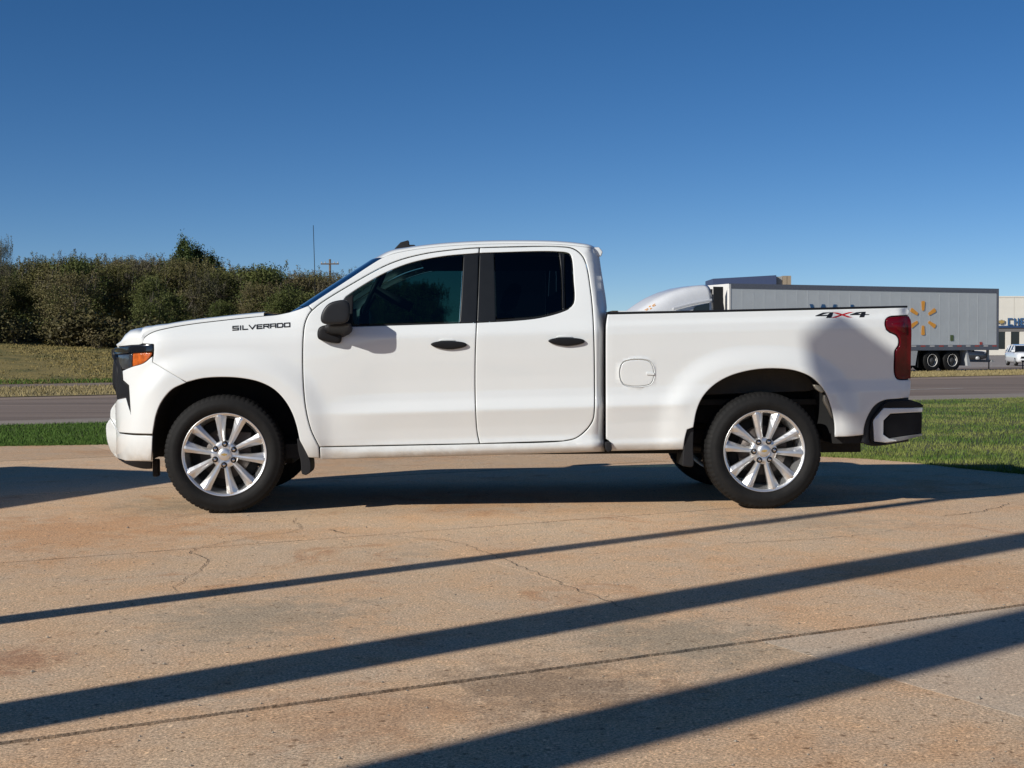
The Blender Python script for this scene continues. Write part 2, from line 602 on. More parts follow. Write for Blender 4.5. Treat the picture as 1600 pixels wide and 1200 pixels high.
def flank(pxs, W=W_cab, dw=0.0, step=6):
    out = []
    for a, b in smooth_open(pxs, step):
        X, Z = sv(a, b, W); out.append((X, float(W(X, Z))+dw, Z))
    return out


T_W = Matrix.Translation(truck.location) @ Matrix.Rotation(YAW, 4, 'Z')
def sv_bed(px, py): return sv(px, py, W_bed)
STROKES = {
 'S': [[(1,1),(0,1),(0,.5),(1,.5),(1,0),(0,0)]], 'I': [[(.5,0),(.5,1)]], 'L': [[(0,1),(0,0),(1,0)]], 'V': [[(0,1),(.5,0),(1,1)]],
 'E': [[(1,1),(0,1),(0,0),(1,0)],[(0,.5),(.9,.5)]], 'R': [[(0,0),(0,1),(1,1),(1,.48),(0,.48)],[(.5,.48),(1,0)]], 'A': [[(0,0),(0,1),(1,1),(1,0)],[(0,.42),(1,.42)]],
 'D': [[(0,0),(0,1),(.85,1),(1,.8),(1,.2),(.85,0),(0,0)]], 'O': [[(0,0),(0,1),(1,1),(1,0),(0,0)]],
 'C': [[(1,1),(0,1),(0,0),(1,0)]], 'H': [[(0,0),(0,1)],[(1,0),(1,1)],[(0,.5),(1,.5)]], 'T': [[(0,1),(1,1)],[(.5,1),(.5,0)]]}
def letter(ch, x, w, h, th, f, ext):
    """block letter; f maps (u, v) to a 3D point, ext is its depth vector"""
    mb = MB(); k = 0
    for line in STROKES[ch]:
        pts = [(x + th/2 + u*(w-th), th/2 + v*(h-th)) for u, v in line]
        for a, b in zip(pts, pts[1:]):
            dx, dy = b[0]-a[0], b[1]-a[1]; L = math.hypot(dx, dy); dx /= L; dy /= L; e = th/2*.98
            k += 1; e2 = ext*(1+.03*k)
            q = [(a[0]-dx*e+dy*e, a[1]-dy*e-dx*e), (b[0]+dx*e+dy*e, b[1]+dy*e-dx*e), (b[0]+dx*e-dy*e, b[1]+dy*e+dx*e), (a[0]-dx*e-dy*e, a[1]-dy*e+dx*e)]
            mb.prism([f(*p) for p in q], e2)
    return mb
bt = [(-.016,.0055),(-.006,.0055),(-.005,.008),(.0055,.008),(.006,.0055),(.017,.0055),(.0145,-.0045),(.0055,-.0045),(.0045,-.0075),(-.006,-.0075),(-.0065,-.0045),(-.0185,-.0045)]

# ================================================================== GROUND, ROADS, LOT
def concrete_mat(name="concrete", grey=0.0):
    m, nt, p = new_mat(name)
    geo = N(nt, "ShaderNodeNewGeometry"); P = geo.outputs["Position"]
    oi = N(nt, "ShaderNodeObjectInfo")
    big = noise(nt, P, .55, 6, .65, .5); mid = noise(nt, P, 2.6, 6, .7, .3); fine = noise(nt, P, 105, 4, .85); pits = noise(nt, P, 46, 6, .8)
    c = ramp(nt, big.outputs[0], [(.30, (.54, .305, .155)), (.45, (.64, .41, .235)), (.58, (.62, .43, .265)), (.72, (.70, .475, .29))]).outputs[0]
    c = mixc(nt, ramp(nt, mid.outputs[0], [(.40, (0, 0, 0)), (.68, (.85, .85, .85))]).outputs[0], c, (.56, .425, .295))
    st = noise(nt, P, 1.3, 8, .75, .8)              # rusty clay stains
    c = mixc(nt, ramp(nt, st.outputs[0], [(.56, (0, 0, 0)), (.66, (.6, .6, .6))]).outputs[0], c, (.46, .22, .10))
    ol = noise(nt, P, .9, 8, .75, .3)               # grey worn patches
    c = mixc(nt, ramp(nt, ol.outputs[0], [(.58, (0, 0, 0)), (.72, (.6, .6, .6))]).outputs[0], c, (.33, .275, .205))
    # stains with a place of their own: oil and mud
    for (px, py, rad, col, amt) in ((405, 965, .62, (.33, .28, .205), .6), (860, 1075, .50, (.27, .185, .12), .7), (560, 1125, .45, (.46, .26, .14), .5), (10, 1032, .30, (.33, .15, .08), .6),
                                    (1060, 1000, .6, (.34, .28, .20), .7), (120, 830, 1.2, (.56, .29, .135), .6), (1240, 815, .8, (.36, .30, .22), .5), (330, 790, .8, (.33, .26, .18), .6), (1480, 900, .9, (.56, .33, .17), .6)):
        g_ = ground(px, py)
        vm = N(nt, "ShaderNodeVectorMath", operation='DISTANCE'); vm.inputs[1].default_value = g_
        nt.links.new(P, vm.inputs[0])
        ma = N(nt, "ShaderNodeMath", operation='MULTIPLY_ADD'); ma.inputs[1].default_value = -.55; nt.links.new(vm.outputs["Value"], ma.inputs[0])
        n_ = noise(nt, P, 3.5/rad, 8, .78, .6); nt.links.new(n_.outputs[0], ma.inputs[2])
        ma.inputs[1].default_value = -.30/rad
        f = ramp(nt, ma.outputs[0], [(.22, (0, 0, 0)), (.42, (amt, amt, amt))]).outputs[0]
        c = mixc(nt, f, c, col)
    if grey > 0: c = mixc(nt, grey, c, (.50, .42, .325))
    hs = N(nt, "ShaderNodeHueSaturation")           # each slab has its own tone
    mr = N(nt, "ShaderNodeMapRange"); mr.inputs[3].default_value = .90; mr.inputs[4].default_value = 1.06
    nt.links.new(oi.outputs["Random"], mr.inputs[0]); nt.links.new(mr.outputs[0], hs.inputs["Value"])
    nt.links.new(c, hs.inputs["Color"]); c = hs.outputs[0]
    # exposed stones: light and dark specks, open pits
    sp = ramp(nt, fine.outputs[0], [(.36, (.30, .27, .25)), (.45, (.86, .86, .86)), (.54, (1.12, 1.12, 1.12)), (.65, (1.95, 1.9, 1.78))])
    c = mixc(nt, 1.0-.4*grey, c, sp.outputs[0], 'MULTIPLY')
    pt = ramp(nt, pits.outputs[0], [(.31, (.28, .25, .22)), (.39, (1, 1, 1)), (.60, (1, 1, 1)), (.70, (1.4, 1.37, 1.3))])
    c = mixc(nt, 1.0-.5*grey, c, pt.outputs[0], 'MULTIPLY')
    vo = N(nt, "ShaderNodeTexVoronoi"); vo.inputs["Scale"].default_value = 95; nt.links.new(P, vo.inputs["Vector"])
    gs = ramp(nt, vo.outputs["Color"], [(.0, (.66, .64, .62)), (.5, (1, 1, 1)), (1.0, (1.3, 1.27, 1.2))])
    c = mixc(nt, .6, c, gs.outputs[0], 'MULTIPLY')
    vf = N(nt, "ShaderNodeTexVoronoi"); vf.inputs["Scale"].default_value = 30; nt.links.new(P, vf.inputs["Vector"])
    wn_ = noise(nt, P, 75, 3, .7); wv = N(nt, "ShaderNodeMath", operation='MULTIPLY_ADD'); wv.inputs[1].default_value = .9; nt.links.new(wn_.outputs[0], wv.inputs[0]); nt.links.new(vf.outputs["Distance"], wv.inputs[2])
    wo = N(nt, "ShaderNodeMath", operation='SUBTRACT'); wo.inputs[1].default_value = .38; nt.links.new(wv.outputs[0], wo.inputs[0]); wob = wo.outputs[0]
    sx = N(nt, "ShaderNodeSeparateColor"); nt.links.new(vf.outputs["Color"], sx.inputs[0])
    pick = ramp(nt, sx.outputs[0], [(.86, (0, 0, 0)), (.90, (.8, .8, .8))]); near = ramp(nt, wob, [(.22, (1, 1, 1)), (.50, (0, 0, 0))])
    fm = mixc(nt, 1.0, pick.outputs[0], near.outputs[0], 'MULTIPLY')
    fl = ramp(nt, sx.outputs[1], [(.0, (.30, .26, .22)), (.62, (.45, .40, .35)), (.66, (1.5, 1.46, 1.38)), (1, (1.7, 1.66, 1.55))])
    c = mixc(nt, fm, c, mixc(nt, 1.0, c, fl.outputs[0], 'MULTIPLY'))
    tone = N(nt, "ShaderNodeHueSaturation"); tone.inputs["Saturation"].default_value = .97; tone.inputs["Value"].default_value = 1.0
    nt.links.new(c, tone.inputs["Color"]); c = tone.outputs[0]
    nt.links.new(c, p.inputs["Base Color"])
    p.inputs["Roughness"].default_value = .95; p.inputs["Specular IOR Level"].default_value = .12
    b1 = bump(nt, None, fine.outputs[0], .22, .003)
    b2 = bump(nt, None, pits.outputs[0], .22, .005, b1)
    bump(nt, p, mid.outputs[0], .2, .012, b2)
    return m

def asphalt_mat(name, a, b, sc=1.0):
    m, nt, p = new_mat(name)
    geo = N(nt, "ShaderNodeNewGeometry"); P = geo.outputs["Position"]
    rot = N(nt, "ShaderNodeMapping"); rot.inputs["Rotation"].default_value = (0, 0, -R(28)); rot.inputs["Scale"].default_value = (.06*sc, 1.0*sc, 1)
    nt.links.new(P, rot.inputs["Vector"])
    streak = noise(nt, rot.outputs[0], .9, 5, .6); fine = noise(nt, P, 25, 4, .7)
    c = ramp(nt, streak.outputs[0], [(.35, a), (.65, b)]).outputs[0]
    c = mixc(nt, .5, c, ramp(nt, fine.outputs[0], [(.3, (.6, .6, .6)), (.7, (1.3, 1.3, 1.3))]).outputs[0], 'MULTIPLY')
    nt.links.new(c, p.inputs["Base Color"]); p.inputs["Roughness"].default_value = .9
    bump(nt, p, fine.outputs[0], .3, .01)
    return m

def grass_mat(name, cols, patch, patchcol, xgrad=None):
    m, nt, p = new_mat(name)
    geo = N(nt, "ShaderNodeNewGeometry"); P = geo.outputs["Position"]
    n1 = noise(nt, P, .7, 5, .65); n2 = noise(nt, P, 9, 3, .7)
    c = ramp(nt, n2.outputs[0], [(.25, cols[0]), (.5, cols[1]), (.8, cols[2])]).outputs[0]
    f = ramp(nt, n1.outputs[0], [(patch, (0, 0, 0)), (patch+.16, (1, 1, 1))]).outputs[0]
    if xgrad:
        sep = N(nt, "ShaderNodeSeparateXYZ"); nt.links.new(P, sep.inputs[0])
        mr = N(nt, "ShaderNodeMapRange"); mr.inputs[1].default_value = xgrad[0]; mr.inputs[2].default_value = xgrad[1]
        nt.links.new(sep.outputs[0], mr.inputs[0])
        f = mixc(nt, mr.outputs[0], (0.0, 0, 0), f)
    c = mixc(nt, f, c, patchcol)
    nt.links.new(c, p.inputs["Base Color"]); p.inputs["Roughness"].default_value = .75
    p.inputs["Specular IOR Level"].default_value = .25
    return m

M['concrete'] = concrete_mat()
M['concrete_grey'] = concrete_mat("concrete_grey", .6)
M['joint'] = simple("joint_dirt", (.055, .040, .028), .95, scale=30, var=.5, bmp=.4, bscale=80)
M['asphalt'] = asphalt_mat("asphalt", (.145, .106, .080), (.26, .195, .152))
M['asphalt2'] = asphalt_mat("asphalt_far", (.24, .205, .18), (.33, .29, .255))
M['gutter'] = asphalt_mat("gutter_concrete", (.23, .19, .155), (.32, .265, .215))
M['shoulder'] = asphalt_mat("shoulder", (.24, .17, .125), (.33, .25, .19))
M['soil'] = grass_mat("turf_soil", ((.05, .06, .02), (.08, .09, .03), (.13, .12, .05)), .5, (.17, .14, .07))
M['lawn'] = grass_mat("lawn_blades", ((.038, .085, .010), (.066, .132, .017), (.12, .175, .032)), .40, (.20, .225, .055), (-2.5, 4.0))
M['dry'] = grass_mat("dry_grass", ((.20, .16, .07), (.30, .24, .11), (.40, .32, .165)), .62, (.10, .105, .04))
M['hill'] = grass_mat("hill_grass", ((.175, .135, .045), (.25, .193, .066), (.32, .25, .10)), .47, (.13, .12, .042))

def sheet(name, pts, z, mat, kind='structure'):
    o = link(name, mesh_np(name, [(x, y, z) for x, y in pts], [tuple(range(len(pts)))]), mat)
    if o.data.polygons[0].normal.z < 0: o.data.flip_normals()
    return tag(o, kind=kind)

ground_o = sheet('ground', [(-1500, -600), (1500, -600), (1500, 2500), (-1500, 2500)], -.09, M['dry'])
# the lot: a dirt bed with concrete slabs laid on it
LOT_EDGE = [(-60, 4), (-30, 9.5), (-14, 13.8), *[tuple(ground(a, b).xy) for a, b in ((0, 697), (165, 694.5))], (-2, 15.75), (1.0, 15.1), *[tuple(ground(a, b).xy) for a, b in ((1290, 713.5), (1350, 716.5), (1420, 722), (1490, 730.5), (1540, 735.5), (1600, 741))], (7.2, 11.1), (9.5, 10.9), (14, 12.5), (24, 17.5), (60, 34)]
lot = sheet('concrete_lot', LOT_EDGE + [(60, -40), (-60, -40)], -.013, M['joint'])
JA = R(90-61.2); E1 = np.array([math.cos(JA), math.sin(JA)]); E2 = np.array([-E1[1], E1[0]])
def edge_slab(P):
    """the part of a slab that lies on the near side of the lot's curved edge, as triangles"""
    L = [(x, y) for x, y in LOT_EDGE] + [(60, -40), (-60, -40)]
    pts = [Vector(p) for p in P] + [Vector(p) for p in L]; n = len(P); m = len(L)
    ed_ = [(k, (k+1) % n) for k in range(n)] + [(n+k, n+(k+1) % m) for k in range(m)]
    vo, eo, fo, a, b, c = delaunay_2d_cdt(pts, ed_, [], 0, 1e-6)
    A = np.array(P, float); B = np.array(L, float)
    V = np.array([(v.x, v.y) for v in vo]); T = np.array([f for f in fo if len(f) == 3]); C = V[T].mean(1)
    T = T[inside(A, C) & inside(B, C)]
    if not len(T): return None
    u, inv = np.unique(T, return_inverse=True)
    return [(x, y, 0) for x, y in V[u]], [tuple(t) for t in inv.reshape(-1, 3)]
# joints met in the photograph: rows along E1, cross joints along E2
gA = ground(700, 1067); rowsref = gA.x*E2[0] + gA.y*E2[1]
gC = ground(1300, 1034); colref = gC.x*E1[0] + gC.y*E1[1]
ROW = 3.52; COLW = 4.55
rs = np.random.default_rng(3)
for r in range(-4, 9):
    for c in range(-9, 9):
        u0 = colref + c*COLW; v0 = rowsref + r*ROW
        cen = E1*(u0+COLW/2) + E2*(v0+ROW/2)
        if cen[1] < -9 or abs(cen[0]) > 26 or cen[1] > 36: continue
        gaps = {0: .016, 1: .0045}; g = gaps.get(r, .009); g2 = gaps.get(r+1, .009); gc = .0012
        quad = [(u0+gc, v0+g), (u0+COLW-gc, v0+g), (u0+COLW-gc, v0+ROW-g2), (u0+gc, v0+ROW-g2)]
        P = [tuple(E1*a + E2*b) for a, b in quad]
        if any(p[1] > np.interp(p[0], [q[0] for q in LOT_EDGE], [q[1] for q in LOT_EDGE]) for p in P + [tuple((np.array(P[0])+P[1])/2), tuple((np.array(P[2])+P[3])/2)]):
            es = edge_slab(P)
            if es is None: continue
            me = mesh_np('slab', *es)
            if me.polygons[0].normal.z < 0: me.flip_normals()
            link('slab', me, M['concrete'], lot); continue
        # weathered, slightly ragged edges
        Q = []
        for a, b in zip(P, P[1:]+P[:1]):
            L = math.hypot(b[0]-a[0], b[1]-a[1]); k = max(1, int(L/.10)) if 1 < cen[1] < 17 and abs(cen[0]) < 9 else max(1, int(L/.6))
            nx, ny = -(b[1]-a[1])/max(L, 1e-6), (b[0]-a[0])/max(L, 1e-6)
            for j in range(k):
                t = j/k; e = abs(rs.normal(0, .0035)) if j and abs((b[0]-a[0])*E1[0]+(b[1]-a[1])*E1[1]) > .5*L else 0
                Q.append((a[0]+(b[0]-a[0])*t + nx*e, a[1]+(b[1]-a[1])*t + ny*e))
        n = len(Q); cx, cy = np.mean(Q, 0)
        V = [(x, y, 0) for x, y in Q] + [(x, y, -.003) for x, y in Q] + [(x, y, -.10) for x, y in Q]
        F = [tuple(range(n))] + [(n+i, n+(i+1) % n, (i+1) % n, i) for i in range(n)] + [(2*n+i, 2*n+(i+1) % n, n+(i+1) % n, n+i) for i in range(n)]
        me = mesh_np('slab', V, F)
        if me.polygons[0].normal.z < 0: me.flip_normals()
        o = link('slab', me, M['concrete_grey'] if (r, c) in ((-1, 0), (-1, 2)) else M['concrete'], lot)
# cracks: thin open splits filled with dirt
M['crack'] = simple("crack_dirt", (.055, .040, .028), .95, scale=40, var=.5)
def crack(pxs, w0, w1):
    pts = np.array([ground(a, b).xy for a, b in smooth_open(pxs, 6)])
    sl = np.r_[0, np.cumsum(np.linalg.norm(np.diff(pts, axis=0), axis=1))]
    q = np.linspace(0, sl[-1], max(14, int(sl[-1]/.03)))
    P = np.c_[np.interp(q, sl, pts[:,0]), np.interp(q, sl, pts[:,1])]
    jit = np.cumsum(rs.normal(0, .010, P.shape), axis=0); k9 = np.ones(9)/9
    jit -= np.c_[np.convolve(jit[:,0], k9, 'same'), np.convolve(jit[:,1], k9, 'same')]
    P = P + jit*1.2
    P = np.array(P); T = np.gradient(P, axis=0); T /= np.maximum(np.linalg.norm(T, axis=1, keepdims=True), 1e-6); Nn = np.c_[-T[:,1], T[:,0]]
    w = np.linspace(w0, w1, len(P)) * (.45 + .9*np.convolve(rs.uniform(0, 1, len(P)), np.ones(3)/3, 'same'))
    L = P + Nn*w[:,None]; Rr = P - Nn*w[:,None]
    V = [(x, y, .0045) for x, y in L] + [(x, y, .0045) for x, y in Rr]; n = len(P)
    me = mesh_np('crack', V, [(i, i+1, n+i+1, n+i) for i in range(n-1)])
    if me.polygons[0].normal.z < 0: me.flip_normals()
    link('crack', me, M['crack'], lot)
crack([(300,858),(350,849),(400,839),(467,827),(466,818),(455,812)], .0026, .0018)
crack([(301,858),(306,868),(322,876),(318,888),(290,905),(268,925),(240,940)], .0026, .001)
crack([(515,829),(530,832),(545,835)], .006, .002)
crack([(600,836),(660,842),(720,850),(790,876),(860,905),(990,957)], .002, .002)
crack([(1130,850),(1215,846),(1330,838),(1420,825)], .0025, .002)
crack([(1470,807),(1530,800),(1580,787)], .005, .002)

LAWN_FAR = [(-60, -7), (-30, 8.9), (-7.9, 20.7), (8.9, 29.4), (11.6, 30.7), (40, 45), (120, 86)]
lawn = sheet('lawn', LOT_EDGE + [(60, 55.2), (11.6, 30.7), (8.9, 29.4), (-7.9, 20.7), (-30, 8.95), (-60, 4.05)], -.012, M['soil'])
# kerb edge of the lot is only soil; the road and its pale gutter
road = sheet('road', [(-60, -7.5), (-7.9, 20.75), (11.6, 30.75), (140, 96.5), (140, 137), (17.6, 53.3), (-12.6, 33.4), (-60, 2.2)], -.030, M['asphalt'])
g0 = [(-60, -7.4), (-7.9, 20.85), (11.6, 30.9), (140, 96.7), (140, 102.6), (13.2, 34.3), (-8.6, 22.3), (-60, -5.0)]
gut = sheet('gutter', g0, -.026, M['gutter'])
shoulder = sheet('road_shoulder', [(-60, 1.0), (-12.8, 31.3), (17.9, 51.0), (140, 133), (140, 137.0), (17.6, 53.35), (-12.6, 33.45), (-60, 2.25)], -.026, M['shoulder'])
med = sheet('median', [(-60, 2.3), (-12.6, 33.5), (17.6, 53.4), (140, 135.5), (140, 139), (22.7, 65.6), (-15.9, 42.1), (-60, 14.5)], -.010, M['dry'])
farroad = sheet('far_road', [(-60, 14.6), (-15.9, 42.2), (22.7, 65.7), (140, 139.1), (140, 150), (24, 76), (-18, 46.3), (-60, 20)], -.034, M['asphalt'])
farlot = sheet('far_lot', [(6, 57.4), (24, 68.5), (140, 141.5), (400, 300), (400, 420), (20, 420), (2, 200)], -.038, M['asphalt2'])
tm = simple("lane_paint", (.55, .53, .48), .8, var=.3, scale=3)
for k in range(2):
    a = Vector((6 + 15*k, 0, 0))
    xs = 9.4 + 14*k
    ly = lambda x: 36.2 + .585*(x-9.4)
    sheetm = MB().add([(xs, ly(xs), -.022), (xs+3.4, ly(xs+3.4), -.022), (xs+3.33, ly(xs+3.4)+.13, -.022), (xs-.07, ly(xs)+.13, -.022)], [(0, 1, 2, 3)])
    o = sheetm.build('lane_marking', tm, road)

# hill on the left
def hill_z(x, y):
    base = 46.6 + .62*(x+18)
    t = np.clip((y-base)/32, 0, 1.6)
    side = 1 - smooth01_(1, 10, x)
    lift = np.clip((-x-8)/28, 0, 1.6)
    return (-.03 - .5*(1-side) + t**.85*(1.15 + .95*lift)*side)
gx = np.linspace(-110, 60, 86); 
V = []; F = []
for j, t in enumerate(np.linspace(0, 1, 40)):
    for x in gx:
        b = 46.6 + .62*(x+18)
        y = b + t**1.6*150
        V.append((x, y, float(hill_z(x, y)) + .06*math.sin(x*.7+y*.4)*min(1, t*8)))
for j in range(39):
    for i in range(len(gx)-1):
        F.append((j*86+i, j*86+i+1, (j+1)*86+i+1, (j+1)*86+i))
hill = tag(link('hill', mesh_np('hill', V, F, True), M['hill']), kind='structure')

# ------------------------------------------------------------------ grass
def blades(name, pts, h, w, mat, lean=.5, seed=1, parent=None):
    g = np.random.default_rng(seed); n = len(pts)
    a = g.uniform(0, 2*math.pi, n); hh = h*g.uniform(.45, 1.25, n); ww = w*g.uniform(.6, 1.3, n)
    la = g.uniform(0, 2*math.pi, n); ll = hh*lean*g.uniform(.1, 1, n)
    d = np.c_[np.cos(a)*ww, np.sin(a)*ww, np.zeros(n)]
    tip = pts + np.c_[np.cos(la)*ll, np.sin(la)*ll, hh]
    V = np.concatenate([pts-d, pts+d, tip], 1).reshape(-1, 3)
    F = np.arange(3*n).reshape(-1, 3)
    return tag(link(name, mesh_np(name, V, F), mat, parent), kind='stuff')
LE = np.array(LOT_EDGE); LFx = np.array([p[0] for p in LAWN_FAR]); LFy = np.array([p[1] for p in LAWN_FAR])
def between(x0, x1, lo, hi, n, bias=1.0, seed=5):
    g = np.random.default_rng(seed)
    x = g.uniform(x0, x1, n); t = g.uniform(0, 1, n)**bias
    a = lo(x); b = hi(x); k = b > a
    return np.c_[x, a+(b-a)*t][k]
edge = lambda x: np.interp(x, LE[:,0], LE[:,1]); lfar = lambda x: np.interp(x, LFx, LFy)
Pt = np.concatenate([between(-10, 14.5, edge, lfar, 260000, 1.5, 5), between(-10, 14.5, lambda x: edge(x)-.09, lambda x: edge(x)+.35, 24000, 1.3, 6)])
blades('grass', np.c_[Pt, np.full(len(Pt), -.015)], .042, .0048, M['lawn'], .7, 11)
mlo = lambda x: np.interp(x, [-60, -12.6, 17.6, 140], [2.5, 33.6, 53.5, 136]); mhi = lambda x: np.interp(x, [-60, -15.9, 22.7, 140], [14.4, 42, 65.5, 139])
Pm = between(-24, 36, mlo, mhi, 60000, 1.0, 8)
blades('dry_grass', np.c_[Pm, np.full(len(Pm), -.012)], .085, .012, M['dry'], .8, 12)
g9 = np.random.default_rng(9)
hxs = g9.uniform(-48, 6, 110000); hys = 46.8 + .62*(hxs+18) + g9.uniform(0, 1, 110000)**1.2*46
Ph = np.c_[hxs, hys, hill_z(hxs, hys)-.01]
blades('dry_grass', Ph, .075, .03, M['hill'], .9, 13)

# green verge at the foot of the hill and along the far kerb
Pv = np.c_[g9.uniform(-40, 4, 14000), np.zeros(14000)]; Pv[:,1] = 46.5 + .62*(Pv[:,0]+18) + g9.uniform(0, 1.3, 14000)
blades('grass', np.c_[Pv, hill_z(Pv[:,0], Pv[:,1])], .10, .014, M['lawn'], .6, 14)
# grit and small stones lying on the slabs
gs_ = np.random.default_rng(44)
SV = []; SF = []
for k in range(900):
    d_ = 3.2 + 9*gs_.random()**1.6; x_ = d_*gs_.uniform(-.42, .42); s_ = gs_.uniform(.002, .0065)*(1.6 if gs_.random() < .05 else 1)
    b_ = len(SV); J = gs_.uniform(.6, 1.3, (6, 1))*np.array([(1,0,0),(-1,0,0),(0,1,0),(0,-1,0),(0,0,.8),(0,0,-.3)])*s_
    SV += [tuple(v) for v in J + np.array([x_, d_, s_*.2])]
    SF += [(b_+a, b_+b, b_+c) for a, b, c in ((0,2,4),(2,1,4),(1,3,4),(3,0,4))]
M['grit'] = simple("grit", (.30, .25, .19), .9, var=.5, scale=.7)
tag(link('grit', mesh_np('grit', SV, SF), M['grit']), kind='stuff')

# ================================================================== WOODS
def leaf_mat(name, a, b, c, rnd=.25):
    m, nt, p = new_mat(name)
    geo = N(nt, "ShaderNodeNewGeometry"); oi = N(nt, "ShaderNodeObjectInfo"); tc = N(nt, "ShaderNodeTexCoord")
    n1 = noise(nt, tc.outputs["Object"], 1.3, 3, .6)
    ad = N(nt, "ShaderNodeMath", operation='MULTIPLY_ADD'); ad.inputs[1].default_value = rnd*2; 
    sb = N(nt, "ShaderNodeMath", operation='SUBTRACT'); sb.inputs[1].default_value = .5
    nt.links.new(oi.outputs["Random"], sb.inputs[0]); nt.links.new(sb.outputs[0], ad.inputs[0]); nt.links.new(n1.outputs[0], ad.inputs[2])
    col = ramp(nt, ad.outputs[0], [(.25, a), (.5, b), (.78, c)])
    rp_ = N(nt, "ShaderNodeMapRange"); rp_.inputs[3].default_value = .6; rp_.inputs[4].default_value = 1.45
    nt.links.new(geo.outputs["Random Per Island"], rp_.inputs[0])
    hs = N(nt, "ShaderNodeHueSaturation"); nt.links.new(rp_.outputs[0], hs.inputs["Value"]); nt.links.new(col.outputs[0], hs.inputs["Color"])
    nt.links.new(hs.outputs[0], p.inputs["Base Color"])
    p.inputs["Roughness"].default_value = .6; p.inputs["Specular IOR Level"].default_value = .2
    return m
M['leaf_scrub'] = leaf_mat("scrub_leaves", (.085, .088, .026), (.135, .122, .042), (.155, .128, .060), .45)
M['leaf_green'] = leaf_mat("green_leaves", (.058, .080, .020), (.088, .104, .028), (.12, .12, .038))
M['leaf_cedar'] = leaf_mat("cedar_needles", (.036, .060, .016), (.056, .080, .020), (.078, .092, .028))
M['leaf_grey'] = leaf_mat("grey_twigs", (.105, .090, .050), (.120, .105, .066), (.095, .095, .045), .4)
M['bark'] = simple("bark", (.12, .10, .08), .9, scale=8, var=.4, bmp=.6)

def leaf_cloud(C, size, g, asp=.55):
    n = len(C)
    d = g.normal(size=(n, 3)); d /= np.linalg.norm(d, axis=1, keepdims=True)
    e = g.normal(size=(n, 3)); e -= (e*d).sum(1, keepdims=True)*d; e /= np.linalg.norm(e, axis=1, keepdims=True)
    s = size*g.uniform(.55, 1.35, (n, 1))
    V = np.stack([C-d*s, C+e*s*asp, C+d*s, C-e*s*asp], 1).reshape(-1, 3)
    return V, np.arange(4*n).reshape(-1, 4)

def make_tree(kind, h, w, seed, low=.12):
    """returns (trunk mesh, crown mesh) standing at the origin"""
    g = np.random.default_rng(seed)
    tb = MB(); pts = []
    if kind == 'cedar':
        tb.tube([(0, 0, -.3), (.03, 0, h*.5), (0, 0, h*.95)], [.14, .08, .02], 7)
        nC = 190
        for i in range(nC):
            t = g.uniform(low*.5, 1)**.9; a = g.uniform(0, 2*math.pi); r = w*.5*(1-t)**.38*g.uniform(.2, 1)*(.75+.4*math.sin(a*2+seed+t*3))+.05
            c = np.array([r*math.cos(a), r*math.sin(a), h*t]); k = 42
            sp = g.normal(size=(k, 3))*np.array([.13, .13, .20]) ; sp[:,2] += np.abs(sp[:,2])*.6
            pts.append(c + sp)
        for i in range(16):                     # upright spires at the top
            a = g.uniform(0, 2*math.pi); r = g.uniform(0, w*.34); z0 = h*(.93-.5*r/w)*g.uniform(.75, .96)
            L = h*g.uniform(.10, .2); k = 70; t = g.uniform(0, 1, k)
            pts.append(np.c_[r*math.cos(a)+g.normal(0, .10, k)*(1-t), r*math.sin(a)+g.normal(0, .10, k)*(1-t), z0+L*t])
        size = .085
    else:
        trunks = g.integers(2, 5) if kind != 'grey' else g.integers(3, 6)
        dens = {'scrub': 330, 'green': 380, 'grey': 150}[kind]
        ncl = {'scrub': 62, 'green': 60, 'grey': 70}[kind]
        tips = []
        for k in range(trunks):
            a = g.uniform(0, 2*math.pi); sp = w*.12
            x, y = sp*math.cos(a), sp*math.sin(a)
            top = np.array([x*3.2+g.normal(0, .2), y*3.2+g.normal(0, .2), h*g.uniform(.6, .85)])
            mid = np.array([x*1.7+g.normal(0, .15), y*1.7+g.normal(0, .15), h*.36])
            tb.tube([(x, y, -.3), mid, top], [.075, .05, .018], 6); tips.append((mid, top))
        for i in range(ncl):
            t = g.uniform(low, 1); prof_w = math.sin(min(1, (t-low)/(1-low)*.86+.14)*math.pi)**.55
            a = g.uniform(0, 2*math.pi); r = w*.5*prof_w*g.uniform(.25, 1)**.6
            c = np.array([r*math.cos(a), r*math.sin(a), h*(.06+t*.86)])
            m0, t0 = tips[g.integers(len(tips))]
            if g.random() < .55:
                st = m0*(1-.5) + t0*.5 if c[2] > h*.5 else m0
                tb.tube([st, st*.4+c*.6+g.normal(0, .08, 3), c], [.022, .014, .005], 4, cap=False)
            k = int(dens*g.uniform(.6, 1.3)); s = g.uniform(.22, .42)
            pts.append(c + g.normal(size=(k, 3))*np.array([s, s, s*.75]))
        for i in range(34 if kind != 'green' else 18):           # wispy shoots over the top
            a = g.uniform(0, 2*math.pi); r = w*.42*g.random()**.5; z0 = h*g.uniform(.72, .92)
            L = h*g.uniform(.08, .20); k = 60; t = g.uniform(0, 1, k); lx, ly = g.normal(0, .18, 2)
            b0 = np.array([r*math.cos(a), r*math.sin(a), z0])
            tb.tube([b0 - np.array([0, 0, .4]), b0 + np.array([lx, ly, L])], [.012, .003], 3, cap=False)
            pts.append(np.c_[b0[0]+lx*t+g.normal(0, .06, k), b0[1]+ly*t+g.normal(0, .06, k), z0+L*t])
        size = {'scrub': .048, 'green': .058, 'grey': .040}[kind]
    C = np.concatenate(pts)
    V, F = leaf_cloud(C, size, g)
    return tb.mesh('trunk'), mesh_np('crown', V, F)

